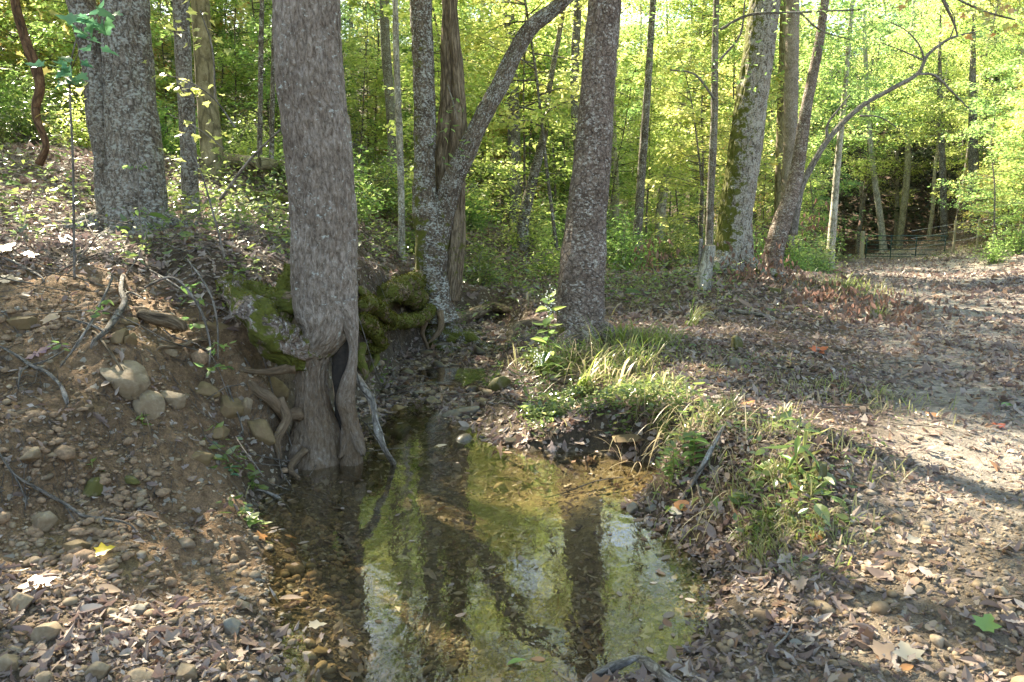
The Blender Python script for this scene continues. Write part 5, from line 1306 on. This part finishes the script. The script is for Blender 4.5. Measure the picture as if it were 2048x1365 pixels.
weed('heart_leaf_plant', 'broad heart-shaped pale green leaf held over the bank', 1548, 975, 14, 1, .13, 'heart', 'leaf_blue', per=1)
weed('heart_leaf_plant', 'bright green broad leaves beside the pale heart-shaped leaf', 1520, 945, 12, 2, .11, 'heart', 'leaf_gr', per=2)
weed('heart_leaf_plant', 'broad green leaf low on the bank below the bright ones', 1490, 1000, 10, 2, .09, 'heart', 'leaf_gr', per=2)
weed('heart_leaf_plant', 'pale round leaf shining in the sunny weeds', 1275, 795, 12, 1, .15, 'heart', 'leaf_blue', per=1)
weed('heart_leaf_plant', 'pair of yellow-green leaves at the foot of the weedy bank', 1530, 1045, 8, 2, .09, 'heart', 'leaf_ye', per=1)
weed('seedling', 'small pale green seedling beside the olive mossy stone', 185, 945, 14, 2, .06, 'oval', 'leaf_gr', per=2)
weed('seedling', 'green-leaved seedling low on the left gravel edge', 500, 1050, 16, 3, .07, 'maple', 'leaf_gr', per=2)
weed('seedling', 'tiny green seedling in the right gravel', 1595, 1165, 10, 2, .045, 'lance', 'leaf_gr', per=2)
weed('seedling', 'small leafy seedling on the eroded bank left of the hollow tree', 285, 850, 24, 3, .055, 'oval', 'leaf_gr', per=2)
weed('seedling', 'dark green seedling near the water left of the hollow tree roots', 462, 950, 18, 3, .06, 'oval', 'leaf_blue', per=2)

def twig_plant(name, label, cat, paths, leafpts, L, shape, mat, wood='twig', nl=6, sp=.07, flat=1.0, down=.2):
    """paths: lists of (px, py, Y, width); leafpts: (px, py, Y)"""
    base = P(*paths[0][0][:3]); t = thing(name, label, cat, base); mb = MB()
    for rows in paths:
        C = np.array([(*P(a, b_, Y), wd*PX(Y)/2) for a, b_, Y, wd in rows]); C[:, :3] -= base
        add_tube(mb, C, seg=10, step=.03 if rows[0][3] > 6 else .05, rough=.12, rs=14, seed=rows[0][0])
    mb.build('stem', M[wood], t)
    p = np.array([P(*q) for q in leafpts]); n = len(p)*nl; pos = np.repeat(p, nl, 0)+rng.normal(0, sp, (n, 3))*np.array([1, 1, .5])-base
    a = rng.uniform(0, 6.28, n); d = np.stack([np.cos(a), np.sin(a), rng.normal(-down, .3, n)], -1); nr = unit(np.stack([rng.normal(0, .4, n), rng.normal(-.5, .4, n), np.ones(n)], -1))
    V, F, r = leaves(pos, d, nr, L*rng.uniform(.7, 1.2, n), shape); MB().add(V, F, rnd=r).build('foliage', M[mat], t)
    return t
twig_plant('bent_sapling', 'mossy reddish sapling curving down at the top left corner', 'tree', [[(78, 330, 6.8, 16), (92, 290, 6.8, 12), (74, 240, 6.8, 15), (72, 210, 6.8, 16), (80, 175, 6.8, 18), (72, 135, 6.8, 20), (52, 85, 6.8, 18), (36, 30, 6.8, 17), (25, -30, 6.8, 16), (10, -120, 6.9, 14), (0, -300, 7.0, 10)]],
           [(70, 20, 6.9), (60, 130, 6.9), (95, 250, 6.9)], .09, 'maple', 'leaf_or', 'bark_red', 5, .12)
twig_plant('sapling', 'thin pale sapling with large green leaves in front of the double-stemmed tree', 'tree', [[(149, 560, 4.9, 5), (148, 480, 4.9, 5), (146, 330, 4.9, 4.5), (140, 190, 4.9, 4), (143, 120, 4.9, 3), (160, 60, 4.9, 2.5), (185, 20, 4.9, 2)], [(143, 150, 4.9, 2), (120, 150, 4.8, 1.5)], [(143, 140, 4.9, 2), (165, 85, 4.8, 1.5)]],
           [(140, 130, 4.8), (185, 42, 4.7), (200, 48, 4.7), (230, 44, 4.7), (170, 30, 4.7), (160, 95, 4.8), (135, 175, 4.9), (125, 150, 4.8)], .1, 'maple', 'leaf_blue', 'twig', 4, .06)
twig_plant('leafy_branch', 'spray of yellow maple leaves across the slim grey tree', 'branch', [[(470, 255, 7.6, 4), (430, 200, 7.6, 3), (380, 165, 7.6, 3), (330, 150, 7.6, 2)], [(430, 200, 7.6, 3), (425, 100, 7.6, 3), (400, 20, 7.6, 2)], [(340, 230, 7.6, 2), (400, 260, 7.6, 2), (450, 300, 7.6, 2)]],
           [(330, 150, 7.6), (350, 165, 7.5), (370, 175, 7.6), (395, 185, 7.6), (420, 180, 7.6), (400, 30, 7.6), (390, 60, 7.6), (410, 90, 7.6), (400, 255, 7.6), (430, 285, 7.6), (340, 320, 7.6), (440, 265, 7.6), (150, 180, 7.0), (330, 60, 7.6)], .085, 'maple', 'leaf_ye', 'twig', 5, .1)
twig_plant('leafy_branch', 'small dangling green-leaved shoots beside the dead fluted stem', 'branch', [[(895, 170, 10.3, 3), (905, 200, 10.2, 2), (915, 240, 10.2, 2)], [(900, 380, 10.2, 2), (915, 300, 10.2, 2)]],
           [(905, 205, 10.2), (915, 235, 10.2), (900, 250, 10.2), (880, 270, 10.2), (915, 295, 10.2), (910, 310, 10.2)], .09, 'oval', 'leaf_gr', 'twig', 5, .12)
for k, (lab, rows, lp) in enumerate([
    ('long arching bramble shoot hanging over the eroded bank toward the hollow tree', [(290, 575, 4.9, 4), (340, 555, 4.7, 5), (375, 580, 4.6, 5), (405, 630, 4.6, 5), (420, 690, 4.6, 4), (418, 735, 4.6, 3)], [(375, 575, 4.6), (388, 645, 4.6), (420, 735, 4.6), (428, 690, 4.6)]),
    ('thin greenish bramble shoot hanging just right of the long arching one', [(375, 520, 5.0, 3), (405, 560, 4.8, 4), (425, 600, 4.7, 4), (435, 650, 4.7, 4), (436, 720, 4.7, 3)], [(440, 690, 4.65), (445, 735, 4.65), (430, 700, 4.65)]),
    ('bare pale shoot bowing over the bank lip near the mossy root', [(300, 540, 5.0, 3), (350, 570, 4.8, 4), (395, 605, 4.7, 3), (400, 640, 4.7, 2)], [(400, 600, 4.7)]),
    ('green mossy shoot slanting down-left across the bank', [(225, 555, 4.6, 5), (210, 590, 4.4, 5), (185, 640, 4.3, 5), (160, 680, 4.2, 5), (120, 735, 4.1, 3)], [(205, 608, 4.35), (125, 690, 4.1), (200, 630, 4.3)]),
    ('brown twiggy shoot in front of the double-stemmed tree', [(300, 520, 6.2, 4), (280, 440, 6.2, 3), (275, 330, 6.2, 3), (270, 300, 6.2, 2)], [(285, 335, 6.2), (250, 335, 6.2), (275, 420, 6.2)]),
    ('bare grey twig slanting up to the hollow tree trunk', [(440, 400, 6.4, 6), (500, 320, 6.3, 5), (560, 260, 6.2, 3)], [(480, 380, 6.3)]),
    ('leaning grey shoot with yellow leaves left of the hollow tree', [(450, 520, 6.0, 5), (430, 440, 6.0, 4), (400, 340, 6.0, 3), (365, 270, 6.0, 2)], [(400, 340, 6.0), (440, 380, 6.0), (480, 400, 6.0), (500, 410, 6.0)])]):
    twig_plant('bramble_shoot' if k < 4 else 'bare_shoot', lab, 'plant', [rows], lp, .055, 'oval', 'leaf_gr' if k < 5 else 'leaf_ye', 'twig', 5, .022)
# sapling with drooping boughs over the track, and boughs hanging in from the top edge
twig_plant('hanging_bough', 'green maple bough hanging from the top edge above the gate', 'branch', [[(1860, -140, 12, 10), (1880, -20, 12, 7), (1905, 40, 12, 5), (1915, 70, 12, 3)], [(1880, -20, 12, 5), (1960, 20, 12, 4), (2030, 40, 12, 3)]],
           [(1900, 30, 12), (1960, 15, 12), (2000, 25, 12), (2030, 35, 12), (2040, 50, 12), (1980, 45, 12), (1830, -10, 12), (2020, 10, 12), (1930, 5, 12)], .12, 'maple', 'leaf_or', 'twig', 12, .22)
twig_plant('hanging_bough', 'green leafy boughs reaching in beside the top of the pale mossy tree', 'branch', [[(1440, 60, 13, 6), (1500, 30, 12.8, 5), (1600, 25, 12.6, 4), (1720, 20, 12.5, 3)], [(1600, 25, 12.6, 4), (1640, 60, 12.6, 3), (1700, 80, 12.5, 2)], [(1430, 200, 13, 5), (1390, 150, 13, 4), (1340, 140, 13, 3)], [(1440, 120, 13, 5), (1480, 70, 13, 4), (1490, 0, 13, 3)]],
           [(1600, 20, 12.6), (1640, 40, 12.6), (1680, 30, 12.6), (1720, 25, 12.6), (1760, 50, 12.6), (1700, 70, 12.6), (1740, 10, 12.6), (1560, 10, 12.8), (1400, 60, 13), (1380, 20, 13), (1440, 20, 13), (1350, 90, 13), (1390, 150, 13), (1350, 150, 13), (1450, 160, 12.8), (1460, 110, 13)], .1, 'oval', 'leaf_gr', 'twig', 20, .3)

# brown-leaved fallen limb and shoots by the stump
t = thing('fallen_limb', 'fallen twiggy limb covered in curled orange-brown dead leaves near the stump', 'branch', P(1480, 580, 12)); base = np.array(t.location); mb = MB(); pos = []
for k in range(34):
    px, py = rng.uniform(1440, 1790), 0
    py = np.interp(px, [1440, 1550, 1650, 1790], [560, 575, 610, 640])+rng.normal(0, 16)
    g_ = surf(px, py); a = rng.uniform(-.6, .6); L = rng.uniform(.35, .8); tt = np.linspace(0, 1, 5)
    Q = np.stack([g_[0]+np.cos(a)*L*tt, g_[1]+np.sin(a)*L*tt, g_[2]+.02+L*.5*tt*(1-tt*.55)+.15*(px < 1560)*tt, .006*(1-.7*tt)], -1); Q[:, :3] -= base
    add_tube(mb, Q, seg=5, step=.1, cap=False); pos.append(Q[1:, :3].repeat(4, 0)+rng.normal(0, .06, (16, 3)))
mb.build('stem', M['twig'], t); pos = np.concatenate(pos); n = len(pos); a = rng.uniform(0, 6.28, n)
V, F, r = leaves(pos, np.stack([np.cos(a)*.4, np.sin(a)*.4, -np.ones(n)], -1), unit(rng.normal(size=(n, 3))), .1*rng.uniform(.7, 1.25, n), 'oval', curl=.5)
MB().add(V, F, rnd=r).build('foliage', M['brown_leaf'], t)
for lab, cx, cyy, Y, n in [('cluster of hanging orange-brown dead leaves right of the stump top', 1460, 530, 12.2, 60), ('spray of orange-brown dead leaves between the two leaning trees', 1530, 500, 13.5, 50), ('rusty dead leaves around the foot of the pale thin tree', 1625, 460, 26, 90), ('brown-leaved shrub behind the flaky-barked tree at its right', 1310, 520, 15, 110)]:
    s_ = .22*Y/12; c = P(cx, cyy, Y); t = thing('dry_branch', lab, 'branch', c); mb = MB(); gz_ = ground_z(c[0], Y)-c[2]
    for k in range(1):
        a = rng.uniform(0, 6.28); add_tube(mb, [(0, 0, gz_, .008), (0, 0, gz_*.5, .006), (math.cos(a)*s_, math.sin(a)*s_, rng.normal(0, s_*.6), .003)], seg=5, step=.1)
    mb.build('stem', M['twig'], t); p = rng.normal(0, s_, (n, 3)); a = rng.uniform(0, 6.28, n)
    V, F, r = leaves(p, np.stack([np.cos(a)*.4, np.sin(a)*.4, -np.ones(n)], -1), unit(rng.normal(size=(n, 3))), .1*Y/13*rng.uniform(.7, 1.25, n), 'oval', curl=.4); MB().add(V, F, rnd=r).build('foliage', M['brown_leaf'], t)

# single fallen leaves that catch the eye
def lm1(name, c1, c2, back=.3): 
    M[name] = leafmat(name, [c1, c2], back=back, tcol=1.5, spec=.4); return name
lm1('l_yellow', (.6, .42, .03), (.7, .5, .05)); lm1('l_orange', (.4, .17, .06), (.45, .22, .08)); lm1('l_tan', (.32, .22, .15), (.38, .27, .19)); lm1('l_green', (.16, .26, .06), (.2, .3, .08)); lm1('l_mauve', (.24, .13, .14), (.3, .18, .18)); lm1('l_pale', (.38, .33, .24), (.42, .37, .28)); lm1('l_red', (.4, .08, .03), (.5, .12, .04))
for lab, px, py, sz, sh, mt, az in [
    ('yellow leaf with dark spots at the top of the left gravel', 212, 1108, 34, 'maple', 'l_yellow', .6), ('large tan maple leaf on the left gravel', 72, 1172, 56, 'maple', 'l_orange', 2.2), ('curled pinkish-tan leaf among the left gravel stones', 215, 1186, 50, 'oval', 'l_tan', .2),
    ('pale lobed leaf between the lower left stones', 240, 1245, 52, 'oak', 'l_tan', -.3), ('pale star-shaped leaf floating near the left water edge', 636, 1250, 34, 'maple', 'l_pale', .2), ('tan leaf half in the water by the squared stone', 582, 1200, 44, 'oval', 'l_tan', .3),
    ('orange leaf at the left water edge', 525, 1076, 26, 'maple', 'l_orange', .8), ('small orange leaf in the water beside the orange one', 582, 1072, 24, 'oval', 'l_orange', .1), ('mauve-brown leaf caught on the curved root', 78, 712, 50, 'oak', 'l_mauve', .9),
    ('pinkish leaf stuck on the upper left bank', 22, 562, 36, 'maple', 'l_tan', .3), ('tan leaf stuck on the bank left of the forked root', 108, 644, 34, 'maple', 'l_tan', -.4), ('orange maple leaf on the left ridge', 140, 482, 36, 'maple', 'l_orange', .4),
    ('dull orange leaf below the orange one on the left ridge', 55, 510, 30, 'maple', 'l_orange', 2.0), ('yellow maple leaf at the left edge above the bank lip', 12, 498, 40, 'maple', 'l_yellow', 1.2),
    ('green maple leaf on the gravel in the lower right', 1972, 1262, 46, 'maple', 'l_green', .8), ('pinkish heart-shaped leaf left of the green maple leaf', 1868, 1256, 36, 'heart', 'l_tan', 1.0), ('pale maple leaf near the bottom right', 1812, 1316, 52, 'maple', 'l_pale', 1.5),
    ('mottled tan leaf left of the pale maple leaf', 1768, 1316, 44, 'maple', 'l_tan', .2), ('brown curled leaf at the bottom right', 1812, 1345, 34, 'oval', 'l_orange', .3), ('large tan leaf on the leafy slope below the bank', 1734, 1044, 40, 'maple', 'l_tan', 1.0),
    ('round orange leaf at the foot of the weedy bank', 1628, 1074, 26, 'heart', 'l_orange', 1.6), ('orange leaf on the bank above the round one', 1582, 978, 26, 'oval', 'l_orange', 1.1), ('pale cream leaf on the slope at the right', 1830, 1090, 28, 'maple', 'l_pale', .4),
    ('dull green oval leaf on the dark slope', 1676, 1012, 32, 'oval', 'l_green', -1.2), ('reddish brown cupped leaf at the end of the gravel spit', 1370, 1020, 50, 'oval', 'l_orange', -.8), ('pale pointed leaf beside the reddish cupped leaf', 1350, 1030, 34, 'oval', 'l_pale', -1.0),
    ('bright red-orange leaf on the leafy ground in the middle right', 1640, 702, 30, 'maple', 'l_red', .2), ('orange leaf in the short grass of the right bank', 1590, 728, 28, 'maple', 'l_orange', .6), ('orange leaf beneath the weeds of the weedy bank top', 1498, 810, 24, 'maple', 'l_orange', .4),
    ('red leaf at the edge of the sunlit dirt', 2000, 852, 24, 'maple', 'l_red', .3), ('orange leaf lying on the sunlit dirt', 1866, 832, 22, 'maple', 'l_orange', .7), ('pale green leaf on the shaded track', 2015, 812, 26, 'oval', 'l_green', .1), ('white leaf floating at the head of the pool', 880, 892, 26, 'oval', 'l_pale', .1),
    ('yellow-green leaf floating near the bottom of the pool', 1032, 1326, 40, 'oval', 'l_green', .0), ('rust leaf at the bottom left under the water edge', 695, 1290, 32, 'maple', 'l_tan', .4)]:
    g_ = surf(px, py+4); z = max(g_[2], 0)+.022
    if g_[2] < 0: d = ray(px, py); tt = (.004-H)/d[2]; g_ = np.array([d[0]*tt, d[1]*tt, 0]); z = .004
    nr = tnorm(np.array([g_[0]]), np.array([g_[1]]), .1)
    nr = unit(nr*.8+np.array([[0, -.25 if z > .01 else 0, .3]])); d = np.array([[math.cos(az), math.sin(az), 0]]); d = unit(d-nr*(d*nr).sum())
    L = sz*PX(g_[1])*1.15
    V, F, r = leaves(-d*L*.5, d, nr, L, sh, curl=.12); o = MB().add(V, F, rnd=r).build('fallen_leaf', M[mt]); o.location = (g_[0], g_[1], z); tag(o, lab, 'leaf')

# ------------------------------------------------------------------ creek head: trickle, ledges, mossy lumps
for k, (poly, z) in enumerate([([(835, 742), (880, 735), (960, 738), (975, 752), (930, 772), (870, 768)], .085), ([(760, 802), (800, 778), (850, 782), (890, 800), (860, 822), (800, 826)], .03)]):
    pts = np.array([Gz(a, b_, z)[:2] for a, b_ in poly]); c = pts.mean(0)
    zz = max(z, float(np.median(hfun(pts[:, 0], pts[:, 1])))-.005)
    V = np.vstack([[c[0], c[1], zz], np.column_stack([pts, np.full(len(pts), zz)])]); j = np.arange(len(pts))
    F = np.stack([0*j, 1+j, 1+(j+1) % len(pts)], -1)
    tag(MB().add(V, F).build('water', M['water']), 'thin trickle of creek water between the dark stones upstream', 'water', kind='structure')
for lab, px, py, wd, ht, mt, fl, ro in [
    ('mossy boulder wedged behind the hollow tree, nearest its trunk', 738, 612, 44, 34, 'stone_moss', 1, 10), ('rounded mossy boulder between the hollow tree and the forked tree', 775, 598, 44, 34, 'stone_moss', 1, -8),
    ('mossy lump touching the left foot of the forked tree', 812, 584, 42, 36, 'stone_moss', 1.1, 0), ('brown rock ledge under the mossy root of the hollow tree', 545, 770, 90, 50, 'stone_ochre', .9, 5),
    ('dark ochre ledge above the water left of the tree roots', 520, 850, 80, 60, 'stone_ochre', .8, 20), ('layered ochre rock low in the eroded bank', 455, 800, 60, 70, 'stone_ochre', .8, 30), ('flaky brown rock at the foot of the eroded bank', 400, 900, 70, 50, 'stone_ochre', .7, 10),
    ('tan rock ledge right of the largest pale stone face', 405, 770, 70, 40, 'stone_ochre', .8, 24), ('thin pale ledge under the bank lip in the middle of the bank', 430, 650, 80, 22, 'stone_ochre', .7, 8), ('brown shelf of rock beneath the root stub', 330, 690, 70, 30, 'stone', .7, 16),
    ('black wet ledge at the far end of the creek bed', 930, 668, 80, 16, 'stone_wet', .8, 0), ('dark layered stone left in the far creek bed', 850, 705, 50, 16, 'stone_wet', .8, 4), ('dark stone below the forked tree roots', 880, 690, 44, 20, 'stone_wet', .9, -6),
    ('grey creek stone midway up the dry bed', 905, 730, 36, 12, 'stone_grey', .7, 0), ('dark flat stone right of the trickle', 965, 725, 40, 12, 'stone_wet', .6, 0), ('wet black stone beside the trickle', 815, 745, 40, 18, 'stone_wet', .8, 10)]:
    rock(lab, px, py, wd, ht, mt, fl, int(px+py), rot=ro, sink=.62 if py > 640 and px < 600 else .35)
# straggly seed-headed grass stems rising through the weeds
for lab, px, py, n, L in [('tall dry seed stalks in front of the flaky-barked tree', 1180, 740, 22, .75), ('dry straw-coloured stems leaning over the jutting slab', 1290, 850, 26, .4), ('straggly grass stems on the top of the weedy bank', 1410, 860, 30, .38), ('dry stalks among the weeds near the cane-like grass', 1540, 920, 26, .34), ('straw-coloured stems hanging over the right bank edge', 1440, 1000, 30, .26)]:
    tuft(lab, px, py, n, L, .0022, rad=.22, droop=(.2, 1.1), up=(.7, 1.5), name='dry_grass', mat='straw')

# darker stones of the creek bed, leaves afloat
keep = peb; peb = MB()
pebble_field(1500, 5.6, 12.5, .055, .35, SH, lambda x, y: 1.0*(sdf(x, y, CHAN) < -.02))
pebble_field(200, 4.9, 7.5, .04, .3, SH, lambda x, y: .8*(np.abs(sdf(x, y, POOL)) < .14)*(x > -1.2))
tag(peb.build('creek_stones', M['stone_wet']), 'dark wet flat stones strewn along the dry creek bed', 'stones', kind='stuff')
x, y = frustum_pts(9000, 2.3, 7.0); p = sdf(x, y, POOL); k = (p < -.01) & (rng.random(len(x)) < .015+.16*np.exp(p/.09)); x, y = x[k], y[k]; n = len(x)
a = rng.uniform(0, 6.28, n); d = np.stack([np.cos(a), np.sin(a), 0*a], -1); V, F, r = leaves(np.stack([x, y, 0*x+.004], -1), d, unit(rng.normal(0, .05, (n, 3))+np.array([0, 0, 1])), .04*np.exp(rng.normal(0, .35, n)), 'oval', curl=.05)
tag(MB().add(V, F, rnd=r).build('floating_leaves', M['litter'], None, smooth=False), 'small brown leaves afloat along the edge of the pool', 'leaves', kind='stuff')

peb = MB()
pebble_field(14000, 2.7, 6.2, .016, .5, SH1, lambda x, y: masks(x, y)[1]*sstep(-.15, .3, n2(x, y, 2.4, 3, 61)))
tag(peb.build('soil_clods', plain('clod', (.21, .135, .08), .95, sc=60, var=.45)), 'crumbly brown soil clods on the eroded left bank', 'soil', kind='stuff')

for lab, px, py, n, L, mt in [('tall bright grass rising between the tall weed and the flaky-barked tree', 1130, 745, 40, .6, 'grass'), ('arching green grass at the right edge of the sunny weeds', 1300, 790, 40, .42, 'grass'), ('long loose grass below the dark green tuft', 1270, 735, 46, .55, 'grass'),
        ('bent half-dry grass overhanging the pool at the alcove', 1330, 880, 30, .34, 'straw'), ('loose green grass on the bank crest beside the dead stick', 1400, 850, 40, .3, 'grass'), ('pale dry grass behind the sunny weeds', 1200, 770, 30, .6, 'straw')]:
    tuft(lab, px, py, n, L, .005, rad=.2, droop=(.3, 1.1), up=(.6, 1.45), mat=mt)
tb = MB()
for k in range(150):                               # brushy tangle along the lip and slope at upper left
    px = rng.uniform(-60, 560); py = rng.uniform(400, 590); g_ = surf(px, py); a = rng.uniform(0, 6.28); L = rng.uniform(.3, 1.0); tt = np.linspace(0, 1, 6)
    Q = np.stack([g_[0]+np.cos(a)*L*tt*.8, g_[1]+np.sin(a)*L*tt*.8, g_[2]-.02+L*rng.uniform(.2, .8)*tt*(1-tt*rng.uniform(.2, .9)), rng.uniform(.0018, .0045)*(1-.7*tt)], -1); Q[1:, :3] += rng.normal(0, .025*L, (5, 3))
    add_tube(tb, Q, seg=5, step=.06, cap=False)
tag(tb.build('brush_twigs', M['twig']), 'tangle of thin bare brush twigs along the upper left bank', 'twigs', kind='stuff')
